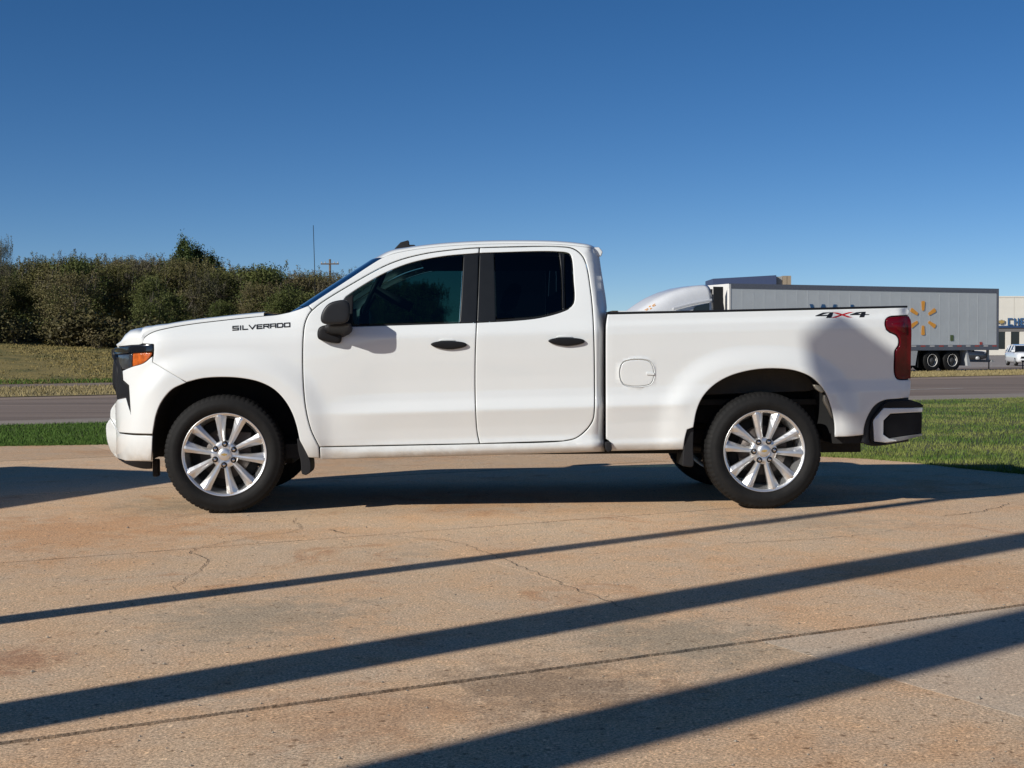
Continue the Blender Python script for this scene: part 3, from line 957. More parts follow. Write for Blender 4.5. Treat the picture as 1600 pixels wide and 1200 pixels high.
PROTO = {}
for kind, hs_, n in (('scrub', 5.0, 5), ('green', 4.6, 3), ('grey', 5.2, 3), ('cedar', 6.0, 2)):
    for k in range(n):
        tm_, cm_ = make_tree(kind, hs_*(1+.06*k), {'scrub': 4.2, 'green': 4.0, 'grey': 3.8, 'cedar': 4.6}[kind], 100+len(PROTO)*7, .04 if kind in ('green',) else .10)
        cm_.materials.append(M['leaf_' + kind]); tm_.materials.append(M['bark'])
        PROTO[(kind, k)] = (tm_, cm_, hs_*(1+.06*k))
def tree(kind, k, px, dep, top_py, label, group, name, wscale=1.0):
    tm_, cm_, h0 = PROTO[(kind, k)]
    d = ray(px, 545); x = d.x/d.y*dep
    z = float(hill_z(x, dep))
    ztop = at_depth(px, top_py, dep).z
    s = (ztop - z)/(h0*1.02)
    o = empty(name, (x, dep, z), g9.uniform(0, 6.28)); o.scale = (s*wscale, s*wscale, s)
    tag(o, label, 'tree', group)
    link('trunk', tm_, None, o); link('crown', cm_, None, o)
    return o
def skyline(px): return np.interp(px, [-80, 0, 30, 60, 130, 200, 240, 275, 330, 370, 420, 450, 500, 540, 600, 700], [402, 408, 412, 404, 396, 398, 404, 402, 410, 417, 416, 420, 418, 428, 436, 446])
gt = np.random.default_rng(21)
n_ = 0
for row, (dep0, cnt, drop) in enumerate(((98, 30, 4), (90, 31, 0), (83, 32, 5), (77, 30, 22))):
    for i in range(cnt):
        px = -260 + (i + gt.uniform(.1, .9))*(945/cnt)
        dep = dep0 + gt.uniform(-3, 3) + (px-200)*.012
        if row == 3 and gt.random() < .35: continue
        r = gt.random()
        kind = 'scrub' if r < .58 else ('grey' if r < .78 else 'green')
        if row == 3: kind = 'green' if r < .5 else 'scrub'
        top = skyline(px) + drop + gt.uniform(-7, 17) + (gt.uniform(0, 26) if row == 3 else 0)
        lab = {'scrub': "olive brown scrub tree in the dense thicket beyond the road",
               'grey': "half bare greyish tree with wispy twigs in the thicket beyond the road",
               'green': "leafy dark green tree in the thicket beyond the road"}[kind]
        nk = {'scrub': 5, 'green': 3, 'grey': 3}[kind]
        tree(kind, int(gt.integers(nk)), px, dep, top, lab, {'scrub': "scrub trees of the thicket", 'grey': "half bare trees of the thicket", 'green': "leafy trees of the thicket"}[kind],
             {'scrub': 'scrub_tree', 'grey': 'bare_tree', 'green': 'leafy_tree'}[kind], gt.uniform(.95, 1.3))
tree('cedar', 0, 289, 93, 377, "tallest dark green cedar rising above the thicket over the truck bonnet", None, 'cedar_tree', .72)
tree('cedar', 1, 309, 94, 388, "second tallest dark cedar, close on the right of the tallest cedar", None, 'cedar_tree', .8)
tree('cedar', 0, 331, 94, 402, "lowest of the three dark cedars, on the right of the other two", None, 'cedar_tree', .9)
tree('cedar', 1, 275, 93, 403, "short dark cedar leaning out left of the tallest cedar", None, 'cedar_tree', .75)
tree('grey', 1, 5, 86, 371, "slim upright grey green tree at the far left end of the thicket", None, 'slim_tree', .42)
tree('green', 1, 236, 74, 432, "dark leafy tree at the thicket front edge, left of the tall cedar", None, 'leafy_tree', .8)
# low brush along the foot of the thicket
def make_shrub(seed, mat):
    g = np.random.default_rng(seed); pts = []; b = MB()
    for i in range(16):
        a = g.uniform(0, 6.28); r = .75*g.random()**.6; c = np.array([r*math.cos(a), r*math.sin(a), .25+.75*g.random()])
        b.tube([(c[0]*.2, c[1]*.2, -.1), c], [.014, .004], 4, cap=False)
        pts.append(c+g.normal(size=(55, 3))*np.array([.2, .2, .2]))
    V, F = leaf_cloud(np.concatenate(pts), .075, g)
    cm = mesh_np('foliage', V, F); cm.materials.append(mat); tm2 = b.mesh('stems'); tm2.materials.append(M['bark'])
    return tm2, cm
M['leaf_brush'] = leaf_mat("brush_leaves", (.075, .068, .026), (.095, .084, .034), (.105, .085, .038), .4)
SHR = [make_shrub(300, M['leaf_brush']), make_shrub(301, M['leaf_brush']), make_shrub(302, M['leaf_green'])]
for i in range(46):
    px = -60 + i*15 + gt.uniform(-6, 6); dep = 71.5 + gt.uniform(-2, 4) + (px-200)*.012
    d = ray(px, 545); x = d.x/d.y*dep
    o = empty('brush_shrub', (x, dep, float(hill_z(x, dep))), gt.uniform(0, 6.28)); s = gt.uniform(.7, 1.5); o.scale = (s*1.3, s*1.3, s)
    tag(o, "low russet brush growing along the foot of the thicket", "shrub", "brush along the foot of the thicket")
    t2, c2 = SHR[int(gt.integers(3)) if i % 3 else 0]
    link('stems', t2, None, o); link('foliage', c2, None, o)

# ================================================================== UTILITY POLE
up = at_depth(515.5, 405, 150)
pole = tag(empty('utility_pole', (up.x, up.y, 0)), "wooden utility pole with crossarm and transformer behind the trees", "utility pole")
M['wood'] = simple("pole_wood", (.13, .10, .075), .9, scale=5, var=.3)
M['galv'] = simple("galvanised", (.42, .42, .41), .5, metal=.4)
MB().tube([(0, 0, -.5), (0, 0, up.z)], [.17, .12], 10).build('post', M['wood'], pole)
MB().box((-1.0, -.18, up.z-.60), (1.0, -.06, up.z-.46)).build('crossarm', M['wood'], pole)
for x in (-.9, -.5, .5, .9): MB().lathe([(0, .05), (.10, .06), (.2, .03), (.2, 0)], 8, 'Z', M=Matrix.Translation((x, -.12, up.z-.46))).build('insulator', M['galv'], pole)
MB().lathe([(0, 0), (0, .28), (.9, .28), (1.0, .1), (1.0, 0)], 16, 'Z', M=Matrix.Translation((-.45, -.1, up.z-3.4))).build('transformer', M['galv'], pole)

# ================================================================== SEMI TRAILER AND TRACTOR
TL = math.atan2(6.45, 14.4)
TS = (1.0)
rear = ground(1560, 580.8); rp0 = at_depth(1560, 545, 67.0)
trl = tag(empty('semi_trailer', (rp0.x, rp0.y, -.03), TL), "long grey box semi trailer with orange spark emblem parked across the road", "semi trailer")
# local frame: X towards the trailer's rear is +X; rear at X=0, nose at X=-16; near side at Y=0, width to +Y
TLEN = 15.75; TW = 2.6; TZ0 = 1.14; TZ1 = 4.05
M['trl_side'] = simple("trailer_side", (.60, .625, .625), .55, metal=.15, var=.06, scale=1.2)
M['trl_rail'] = simple("trailer_rail", (.16, .17, .20), .5, metal=.3)
M['trl_white'] = simple("trailer_white", (.74, .72, .68), .5, var=.05)
M['trl_under'] = simple("trailer_under", (.02, .02, .02), .8)
M['dark_hub'] = simple('hub_dark', (.05, .05, .05), .6)
M['skirt'] = simple("trailer_skirt", (.42, .43, .43), .6, var=.1)
M['tape_red'] = simple("tape_red", (.45, .08, .06), .5)
M['tape_white'] = simple("tape_white", (.6, .58, .55), .5)
M['spark'] = simple("spark_orange", (.86, .38, .055), .5, var=.06)
M['blue'] = simple("letter_blue", (.035, .11, .24), .5, var=.1)
MB().box((-TLEN+.05, .02, TZ0+.1), (-.05, TW-.02, TZ1-.06)).build('cargo_box', M['trl_under'], trl)
npan = 13; pw = (TLEN-.26)/npan
pm = MB().box((.006, 0, 0), (pw-.006, .03, TZ1-TZ0-.36)).mesh('side_panel'); pm.materials.append(M['trl_side'])
rbm = MB().box((-.03, -.002, 0), (.03, .0, TZ1-TZ0-.36)).mesh('panel_rib'); rbm.materials.append(M['trl_side'])
for k in range(npan):
    x0 = -TLEN+.13+k*pw
    q = link('side_panel', pm, None, trl); q.location = (x0, 0, TZ0+.14)
    for j in range(2):
        q2 = link('panel_rib', rbm, None, q); q2.location = ((.0, pw*.5)[j], 0, 0)
MB().box((-TLEN, -.012, TZ1-.22), (0, .05, TZ1)).build('top_rail', M['trl_rail'], trl)
MB().box((-TLEN, -.012, TZ0-.12), (0, .05, TZ0+.14)).build('bottom_rail', M['trl_rail'], trl)
MB().box((-TLEN+.02, .03, TZ1-.04), (-.02, TW-.03, TZ1-.012)).build('roof', M['trl_white'], trl)
MB().box((-TLEN-.01, -.016, TZ0-.1), (-TLEN+.13, .10, TZ1-.01)).build('corner_post', M['trl_white'], trl, bevel=.03)
MB().box((-.11, -.016, TZ0-.1), (.0, .06, TZ1)).build('rear_post', M['trl_rail'], trl)
MB().box((-TLEN, .10, TZ0-.1), (-TLEN+.05, TW, TZ1-.02)).build('nose_panel', M['trl_white'], trl)
for dY in (0.0, 1.3): MB().box((-.02, dY+.03, TZ0), (.03, dY+1.27, TZ1-.05)).build('rear_door', M['trl_white'], trl)
MB().box((-TLEN+.3, .15, TZ0-.02), (-.05, TW-.15, TZ0+.09)).build('floor_frame', M['trl_under'], trl)
tms = [MB().box((0, -.016, 0), (.28, -.0125, .06)).mesh('reflective_tape') for _ in range(2)]
tms[0].materials.append(M['tape_red']); tms[1].materials.append(M['tape_white'])
for k in range(26):
    q = link('reflective_tape', tms[k % 2], None, trl); q.location = (-.4-k*.56, 0, TZ0+.055)
# running gear
TWY = .32
def truck_wheel(parent, x, z=.50, y=TWY, r=.50, name='wheel', rimm='galv'):
    w = MB().lathe([(.06, .25), (.02, .33), (.0, .42), (.03, .485), (.05, r), (.24, r), (.27, .47), (.28, .3)], 40).build(name, M['tyre'], parent, (x, y, z))
    MB().lathe([(.02, .305), (.012, .30), (.02, .288), (.17, .275)], 32).build('rim', M['trl_white'], w)
    MB().lathe([(.165, .275), (.15, .15), (.06, .13), (.03, .09), (.02, 0)], 24).build('hub', M['dark_hub'], w)
    return w
for x in (-4.08, -2.84):
    truck_wheel(trl, x, y=.06, r=.53, z=.53); truck_wheel(trl, x, y=.40, r=.53, z=.53)
    truck_wheel(trl, x, y=TW-.36, r=.53, z=.53); truck_wheel(trl, x, y=TW-.70, r=.53, z=.53)
    MB().tube([(x, .3, .5), (x, TW-.3, .5)], .08, 8).build('axle', M['trl_under'], trl)
MB().box((-5.2, .5, .62), (-1.9, TW-.5, TZ0)).build('bogie_frame', M['trl_under'], trl)
MB().box((-5.02, .03, .20), (-4.99, .62, 1.0)).build('mud_flap', M['trl_under'], trl)
MB().prism([(-2.02, .05, 1.02), (-1.94, .05, 1.02), (-1.70, .05, .26), (-1.92, .05, .26)], (0, .6, 0)).build('mud_flap', M['skirt'], trl)
MB().prism([(-12.2, .0, .30), (-5.2, .0, .30), (-5.05, .0, 1.02), (-12.2, .0, 1.02)], (0, .03, 0)).build('side_skirt', M['skirt'], trl)
MB().box((-.25, .2, .42), (-.12, TW-.2, .54)).box((-.22, .5, .5), (-.12, .6, TZ0)).box((-.22, TW-.6, .5), (-.12, TW-.5, TZ0)).build('rear_guard', M['galv'], trl)
MB().box((-12.9, .4, -.0), (-12.75, .55, TZ0)).box((-12.9, TW-.55, 0), (-12.75, TW-.4, TZ0)).build('landing_gear', M['trl_under'], trl)
def trl_pt(px, py):
    """point on the trailer's flank met by a pixel, in trailer coordinates"""
    Mi = (Matrix.Translation(trl.location) @ Matrix.Rotation(TL, 4, 'Z')).inverted()
    o = Mi @ Vector((0, 0, CAM_H)); d = Mi.to_3x3() @ ray(px, py); t = -o.y/d.y
    return o + d*t
c0 = trl_pt(1442, 497)
em = MB()
for k in range(6):
    a = k*math.pi/3; ca, sa = math.cos(a), math.sin(a)
    rr0, rr1, w0_, w1_ = .36, .82, .065, .105
    pl = [(-w0_, rr0), (w0_, rr0), (w1_, rr1-.04), (w1_*.6, rr1), (-w1_*.6, rr1), (-w1_, rr1-.04)]
    ray_m = MB().prism([(c0.x + u*ca*1.06 + v*sa*1.06, -.016, c0.z - u*sa + v*ca) for u, v in pl], (0, -.006, 0)).build('emblem_ray', M['spark'], trl)
def text_mesh(s, size, bold=0.0, xs=1.0):
    cu = bpy.data.curves.new('t', 'FONT'); cu.body = s; cu.size = size; cu.offset = bold; cu.extrude = .003
    o = bpy.data.objects.new('t', cu); COL.objects.link(o)
    dg = bpy.context.evaluated_depsgraph_get(); dg.update()
    me = bpy.data.meshes.new_from_object(o.evaluated_get(dg))
    bpy.data.objects.remove(o); bpy.data.curves.remove(cu)
    for v in me.vertices: v.co.x *= xs
    return me
xw = trl_pt(1264.5, 475.5); x = xw.x
for ch in "Walmart":
    me = text_mesh(ch, 1.42, .022, 1.0); me.materials.append(M['blue'])
    bb = [v.co.x for v in me.vertices]; 
    o = link('side_letter', me, None, trl); o.rotation_euler = (R(90), 0, 0)
    o.location = (x-min(bb), -.019, xw.z-.98); x += max(bb)-min(bb)+.10
pt = trl_pt(1487, 528)
MB().box((pt.x-.10, -.019, pt.z-.14), (pt.x+.10, -.015, pt.z+.14)).build('sticker', simple("sticker_green", (.10, .14, .05), .5), trl)
MB().box((pt.x+1.75, -.019, pt.z-.33), (pt.x+1.92, -.015, pt.z-.2)).build('side_marker', M['tape_red'], trl)

# tractor: coupled ahead of the nose, heading along -X
trc = tag(empty('semi_tractor', (rp0.x, rp0.y, -.03), TL), "white sleeper cab semi tractor with rounded roof fairing ahead of the grey trailer", "semi tractor")
M['trc_white'] = simple("tractor_white", (.74, .745, .75), .35, var=.03, coat=.8)
def trc_top(t):      # roof height along the cab, t metres ahead of the cab back
    return float(np.interp(t, [0, .6, 1.2, 1.9, 2.5, 3.0, 3.5, 3.9, 4.2], [4.02, 3.97, 3.87, 3.67, 3.42, 3.14, 2.83, 2.54, 2.25]))
XB = -TLEN-.75
def trc_pt(t, a, off=0.0):
    """section: a from -pi/2 (near sill) over the roof to +pi/2"""
    top = trc_top(t); hw_ = float(np.interp(t, [0, 2.2, 3.2, 4.2], [1.22, 1.20, 1.10, .95])) + off
    p_ = 5.0
    s = math.copysign(abs(math.sin(a))**(2/p_), math.sin(a)); c = abs(math.cos(a))**(2/p_)
    return Vector((XB - t, TW/2 + s*hw_, .95 + (top + off - .95)*c))
V = []; F = []
ts_ = np.linspace(0, 4.2, 22); an = np.linspace(-math.pi/2, math.pi/2, 41)
for t in ts_:
    for a in an: V.append(trc_pt(t, a))
for i in range(21):
    for j in range(40): F.append((i*41+j, i*41+j+1, (i+1)*41+j+1, (i+1)*41+j))
F += [tuple(range(41)), tuple(21*41+j for j in range(41))]
MB().add(V, F, True).build('cab', M['trc_white'], trc)
# side fairing, black gap sheets, window
for y in (.06, TW-.09): MB().box((XB-.02, y, .9), (XB+.50, y+.03, 3.90)).build('gap_shade', M['trl_under'], trc, bevel=.01)  # black sheets painted in for the shade between cab and trailer
MB().box((XB+.0, .25, .9), (XB+.06, TW-.25, 3.8)).build('cab_back', M['trl_under'], trc)
MB().prism([(XB-.22, .085, 2.75), (XB-.22, .085, 3.17), (XB-.95, .085, 3.02), (XB-1.12, .085, 2.75)], (0, -.02, 0)).build('sleeper_window', M['black_gloss'], trc, bevel=.006)
MB().prism([(XB-2.1, .09, 2.95), (XB-1.2, .085, 3.16), (XB-.1, .085, 3.36), (XB-.1, .085, 3.25), (XB-1.2, .085, 3.06), (XB-2.1, .09, 2.84)], (0, -.05, 0)).build('side_fairing', M['trc_white'], trc, bevel=.015)
MB().prism([(XB-2.05, .10, 1.95), (XB-1.4, .10, 1.95), (XB-1.4, .10, 2.72), (XB-2.05, .10, 2.66), (XB-2.6, .14, 2.1)], (0, -.03, 0)).build('door_window', M['black_gloss'], trc)
V = []; F = []
for t in np.linspace(3.62, 4.1, 6):
    for a in np.linspace(-1.0, 1.0, 16): V.append(trc_pt(t, a, .01) + Vector((0, 0, -.0)))
for i in range(5):
    for j in range(15): F.append((i*16+j, i*16+j+1, (i+1)*16+j+1, (i+1)*16+j))
MB().add(V, F, True).build('windscreen', M['black_gloss'], trc)
MB().box((XB-6.3, .35, .55), (XB-4.0, TW-.35, 1.75)).build('hood', M['trc_white'], trc, bevel=.25, segs=4)
MB().box((XB-6.5, .1, .35), (XB-6.2, TW-.1, .85)).build('bumper', M['trc_white'], trc, bevel=.08)
MB().box((XB-6.4, .55, .5), (XB+4.6, TW-.55, .95)).build('frame', M['trl_under'], trc)
MB().box((XB-3.9, .12, .4), (XB-.4, .35, 1.0)).box((XB-3.9, TW-.35, .4), (XB-.4, TW-.12, 1.0)).build('side_skirt', M['trc_white'], trc, bevel=.04)
for x in (XB-5.2, XB+1.7, XB+3.0):
    truck_wheel(trc, x, y=.12); truck_wheel(trc, x, y=TW-.40)
for k in range(6):
    a = k*math.pi/3
    c, s = math.cos(a), math.sin(a); q = []
    for u, v in ((-.035, .14), (.035, .14), (.05, .33), (-.05, .33)):
        x_, y_ = u*c+v*s, -u*s+v*c
        q.append(trc_pt(3.05 + x_*.85, -.60 - y_*.36, .012))
    MB().prism(q, (-.003, -.003, .004)).build('emblem_ray', M['spark'], trc)

# ================================================================== BUILDINGS BEYOND
DB = 200.0
M['stucco'] = simple("white_stucco", (.70, .66, .57), .8, var=.04, scale=.6)
M['navy'] = simple("navy_band", (.03, .07, .16), .5)
M['dark_glass'] = simple("dark_glass", (.012, .014, .016), .08, coat=.5)
M['shade_grey'] = simple("shade_core_grey", (.16, .15, .14), .7)
dl = tag(empty('dealership_building', (0, 0, -.04)), "white showroom building with blue lettering beyond the trailer", "building")
bx0 = at_depth(1500, 545, DB).x; bx1 = bx0 + 70
zt = at_depth(1580, 464.5, DB).z; zf = at_depth(1580, 511.5, DB).z; zw = at_depth(1580, 518, DB).z; zs = at_depth(1580, 545, DB).z
wpan = MB().box((0, 0, 0), (3.96, .3, zt-zf-.3)).mesh('wall_panel'); wpan.materials.append(M['stucco'])
for k in range(17):
    q = link('wall_panel', wpan, None, dl); q.location = (bx0+k*4, DB, zf+.3)
MB().box((bx0, DB-.10, zf), (bx1, DB+.3, zf+.30)).build('fascia_band', M['navy'], dl)
MB().box((bx0, DB-.06, zt), (bx1, DB+.4, zt+.22)).build('parapet', M['stucco'], dl)
MB().box((bx0, DB+.1, zw), (bx1, DB+3, zf)).build('shade_grey', M['shade_grey'], dl)  # grey strip painted in for the shade under the fascia overhang
MB().box((bx0, DB+.35, 0), (bx1, DB+20, zt-.1)).build('building_core', M['shade_grey'], dl)
MB().box((bx0, DB-.02, -.1), (bx1, DB+.32, zs)).build('base_wall', M['stucco'], dl)
colp = MB().box((-.38, 0, 0), (.38, .3, zw-zs)).mesh('column'); colp.materials.append(M['stucco'])
winp = MB().box((-.67, .12, 0), (.67, .2, zw-zs)).mesh('window'); winp.materials.append(M['dark_glass'])
xc = at_depth(1575.5, 530, DB).x
for k in range(-2, 16):
    q = link('column', colp, None, dl); q.location = (xc+k*2.1, DB, zs)
    q = link('window', winp, None, dl); q.location = (xc+k*2.1+1.05, DB+.1, zs)
lx = at_depth(1574, 503, DB).x; lz0 = at_depth(1574, 508.6, DB).z; lh = at_depth(1574, 497, DB).z - lz0
sg = tag(empty('wall_sign', (0, 0, 0)), "blue block letters and gold bow tie emblem on the white showroom wall", "sign")
u = 0
for ch in "CHEVROLET":
    letter(ch, u, .72, lh, .17, lambda a, b: Vector((lx+a, DB-.12, lz0+b)), Vector((0, -.12, 0))).build('letter', M['blue'], sg); u += .93
ex = at_depth(1564, 503, DB)
MB().prism([(ex.x+x_*30, DB-.12, ex.z+z_*42) for x_, z_ in bt], (0, -.12, 0)).build('emblem_border', M['galv'], sg)
MB().prism([(ex.x+x_*25, DB-.26, ex.z+z_*33) for x_, z_ in bt], (0, -.06, 0)).build('emblem', M['gold'], sg)

# store with a navy roof block behind the trailer
DS = 230.0
a_ = at_depth(1114, 435, DS); b_ = at_depth(1213, 429.5, DS); c_ = at_depth(1238, 430, DS)
st = tag(empty('store_building', (0, 0, -.05)), "store with navy blue roof block and tan end showing above the trailer roof", "building")
M['navy_wall'] = simple("navy_wall", (.045, .065, .135), .6, var=.06)
M['tan'] = simple("tan_wall", (.30, .24, .17), .8)
M['tan_grey'] = simple("grey_wall", (.30, .29, .27), .8)
MB().prism([(a_.x, DS, 0), (b_.x, DS, 0), (b_.x, DS, b_.z), (a_.x, DS, a_.z)], (0, 9, 0)).build('roof_block', M['navy_wall'], st)
MB().box((b_.x+.02, DS+1, 0), (b_.x+(c_.x-b_.x)*.45, DS+14, c_.z-.12)).build('end_wall', M['tan_grey'], st)
for k in range(2):
    f0 = .47+.27*k; MB().box((b_.x+(c_.x-b_.x)*f0, DS+.7, 0), (b_.x+(c_.x-b_.x)*(f0+.24), DS+12, c_.z)).build('end_wall', M['tan'], st)

# ================================================================== PARKED CARS
M['car_white'] = simple("car_white", (.76, .77, .77), .3, coat=1, var=.02)
M['shadow_dark'] = simple("shadow_dark", (.02, .022, .026), .25, coat=1)
M['head_lens'] = simple("clear_lens", (.5, .52, .55), .1, coat=1)
M['plate'] = simple("lens_red", (.3, .01, .012), .2, coat=1)
def suv(loc, rz, paint, label, S=1.0, name='parked_suv', cat='suv', group=None):
    """small suv, nose towards local -Y"""
    o = empty(name, loc, rz); o.scale = (S, S, S); tag(o, label, cat, group)
    L = 4.6
    st_ = [(-2.30, .72, .45, .82), (-2.22, .84, .30, .98), (-1.9, .90, .22, 1.06), (-1.1, .92, .20, 1.12), (0, .93, .20, 1.14), (1.5, .93, .20, 1.15), (2.15, .90, .28, 1.13), (2.30, .84, .42, 1.08)]
    V = []; F = []; m = 16
    for y, w, z0, z1 in st_:
        for k in range(m):
            a = 2*math.pi*(k+.5)/m; p_ = 5
            V.append((w*math.copysign(abs(math.cos(a))**(2/p_), math.cos(a)), y, (z0+z1)/2+(z1-z0)/2*math.copysign(abs(math.sin(a))**(2/p_), math.sin(a))))
    for i in range(len(st_)-1):
        for k in range(m): F.append((i*m+k, i*m+(k+1) % m, (i+1)*m+(k+1) % m, (i+1)*m+k))
    F += [tuple(range(m)), tuple((len(st_)-1)*m+k for k in range(m))]
    MB().add(V, F, True).build('body', paint, o)
    gh = [(-1.15, .80, 1.12), (-.35, .66, 1.62), (.6, .66, 1.68), (1.75, .66, 1.62), (2.2, .74, 1.12)]
    V = []; 
    for y, w, z in gh: V += [(-w, y, z), (w, y, z)]
    b2 = [(-.85, -1.1, 1.10), (.85, -1.1, 1.10), (.85, 2.15, 1.10), (-.85, 2.15, 1.10)]
    G = MB(); 
    G.add([(-.84,-1.15,1.1),(.84,-1.15,1.1),(.64,-.38,1.60),(-.64,-.38,1.60)], [(0,1,2,3)])
    G.build('windscreen', M['dark_glass'], o)
    RF = MB()
    RF.add([(-.66,-.42,1.60),(.66,-.42,1.60),(.68,.5,1.69),(.66,1.8,1.63),(-.66,1.8,1.63),(-.68,.5,1.69),(-.66,-.42,1.55),(.66,-.42,1.55),(.66,1.8,1.57),(-.66,1.8,1.57)],
           [(0,1,2,5),(5,2,3,4),(6,7,1,0),(8,9,4,3),(7,8,3,2,1),(9,6,0,5,4)])
    RF.build('roof', paint, o, bevel=.02)
    for s in (-1, 1):
        wd = MB().add([(s*.85,-1.05,1.12),(s*.86,2.05,1.12),(s*.67,1.78,1.58),(s*.67,-.36,1.58)], [(0,1,2,3)]).build('side_window', M['dark_glass'], o)
        for y in (-1.1, -.38, .55, 1.45, 2.1):
            y1 = {-1.1:-.40, -.38:-.3, .55:.56, 1.45:1.4, 2.1:1.8}[y]
            MB().tube([(s*.862, y, 1.10), (s*.672, y1, 1.60)], .035, 6).build('pillar', paint, o)
        MB().box((s*.95-.10, -.95, 1.08), (s*.95+.10, -.82, 1.24)).build('mirror', paint, o, bevel=.03)
        MB().prism([(s*.48, -2.255, .88), (s*.84, -2.16, .92), (s*.84, -2.16, .84), (s*.50, -2.275, .80)], (0, .05, 0)).build('headlight', M['head_lens'], o)
        MB().box((s*.72-.12, 2.24, .85), (s*.72+.12, 2.32, 1.05)).build('taillight', M['plate'], o)
        for y in (-1.42, 1.42):
            w = MB().lathe([(.0, .20), (.0, .30), (.04, .34), (.18, .34), (.22, .28)], 28, 'X', M=Matrix.Translation((s*.80-(.11), y, .34))).build('wheel', M['tyre'], o)
            MB().lathe([(.0, 0), (.0, .21), (.20, .21), (.20, 0)], 20, 'X', M=Matrix.Translation((s*.815-.10, y, .34))).build('rim', M['galv'], w)
    MB().prism([(-.62, -2.34, .74), (.62, -2.34, .74), (.68, -2.33, .58), (-.68, -2.33, .58)], (0, .05, 0)).build('grille', M['black_trim'], o)
    MB().prism([(-.62, -2.34, .44), (.62, -2.34, .44), (.58, -2.33, .30), (-.58, -2.33, .30)], (0, .05, 0)).build('lower_grille', M['black_trim'], o)
    MB().add([(-.72,2.2,1.14),(.72,2.2,1.14),(.62,1.84,1.58),(-.62,1.84,1.58)], [(3,2,1,0)]).build('rear_window', M['dark_glass'], o)
    return o
gp = ground(1617, 571)
suv((gp.x, gp.y+2, -.038), R(-8), M['car_white'], "white suv parked nose towards the road in front of the showroom", .80)
gp = ground(1545, 566)
suv((gp.x+1.0, gp.y+9, -.038), R(75), M['shadow_dark'], "dark car shape standing in for the shadow and bumper parts at the trailer rear end", .80, 'parked_car', 'car')  # dark shape added in place of the shadow at the trailer tail
gp = ground(1519, 564)
suv((gp.x, gp.y+18, -.038), R(10), M['car_white'], "small white car glimpsed under the trailer behind its mud flap", .85, 'parked_car', 'car')
# thin marker posts in the far verge
for i, (px, py, hh, lab) in enumerate(((1545, 578, 18, "thin dark marker post in the dry verge below the trailer's rear end"), (1598, 576, 12, "thin dark marker post in the dry verge at the right edge"))):
    gp = ground(px, py); hz_ = hh*gp.y/FPX
    p = tag(MB().tube([(0, 0, -.2), (0, 0, hz_)], .03, 8).build('marker_post', M['trl_under'], None, (gp.x, gp.y, 0)), lab, "post")

# ================================================================== THINGS STANDING OUTSIDE THE VIEW THAT THROW THE LONG SHADOWS
M['post_paint'] = simple("post_paint", (.55, .54, .52), .6)
def post(px, py, back, wid, h, label):
    g_ = ground(px, py); b = g_ - TRAV*back
    o = tag(empty('canopy_post', (b.x, b.y, 0), math.atan2(TRAV.y, TRAV.x)), label, "post")
    MB().box((-wid/2, -wid/2, .25), (wid/2, wid/2, h)).build('shaft', M['post_paint'], o, bevel=.01)
    MB().box((-wid*.8, -wid*.8, 0), (wid*.8, wid*.8, .25)).build('footing', M['gutter'], o, bevel=.02)
    return o
post(800, 983, 6.6, .365, 8.5, "square post beside the camera throwing the middle long shadow")
post(1200, 1078, 9.0, .40, 8.5, "square post behind the camera throwing the nearest broad shadow")
# lamp pole: thin shaft, boxy head whose shadow falls on the bed side
g_ = ground(720, 876.5); LB = 5.6; b = g_ - TRAV*LB
lp = tag(empty('lamp_pole', (b.x, b.y, 0), math.atan2(TRAV.y, TRAV.x)), "slim lamp pole beside the lot throwing the thin shadow towards the rear wheel", "lamp pole")
# sun ray that meets the bed at the centre of the soft shadow
Xs, Zs = sv_bed(1338, 572)
tgt = T_W @ Vector((Xs, -.97, Zs))
dd = (Vector((b.x, b.y, 0)) - Vector((tgt.x, tgt.y, 0))).length
hz_ = tgt.z + dd*math.tan(R(SUN_EL))
MB().tube([(0, 0, 0), (0, 0, hz_)], [.095, .07], 14).lathe([(0, .25), (.35, .25), (.40, .2), (.40, .0)], 16, 'Z').build('shaft', M['post_paint'], lp)
ax = TRAV.cross(Vector((0, 0, 1)))
off = (Vector((tgt.x, tgt.y, 0)) - Vector((b.x, b.y, 0))).dot(Vector((-TRAV.y, TRAV.x, 0)))
MB().prism([(-.06, -.24, -.21), (-.06, .13, -.42), (-.06, .225, 0), (-.06, .085, .28), (-.06, -.23, .13)], (.16, 0, 0), Matrix.Translation((0, off, hz_))).build('lamp_head', M['post_paint'], lp)
# made-up container, added to throw the shadow on the ground at the left
cb_ = tag(empty('shadow_container', (-6.46, 9.2, 0), math.atan2(.93, .37)), "unseen corrugated container added to throw the ground shadow left of the truck", "container")
CB = MB()
n = 24
for s in (0.0, 2.4):
    pl = []
    for k in range(n):
        x0 = -6.0*k/n; e = .03 if k % 2 else 0
        CB.prism([(x0, s-.03+e, .12), (x0-6.0/n, s-.03+e, .12), (x0-6.0/n, s-.03+e, 2.5), (x0, s-.03+e, 2.5)], (0, .04, 0))
CB.build('wall', M['post_paint'], cb_)
MB().box((-6, 0, 2.5), (0, 2.4, 2.6)).box((-6, 0, .05), (0, 2.4, .13)).build('frame', M['post_paint'], cb_)
MB().box((-.02, .02, .12), (.02, 1.19, 2.5)).box((-.02, 1.21, .12), (.02, 2.38, 2.5)).build('door', M['post_paint'], cb_)

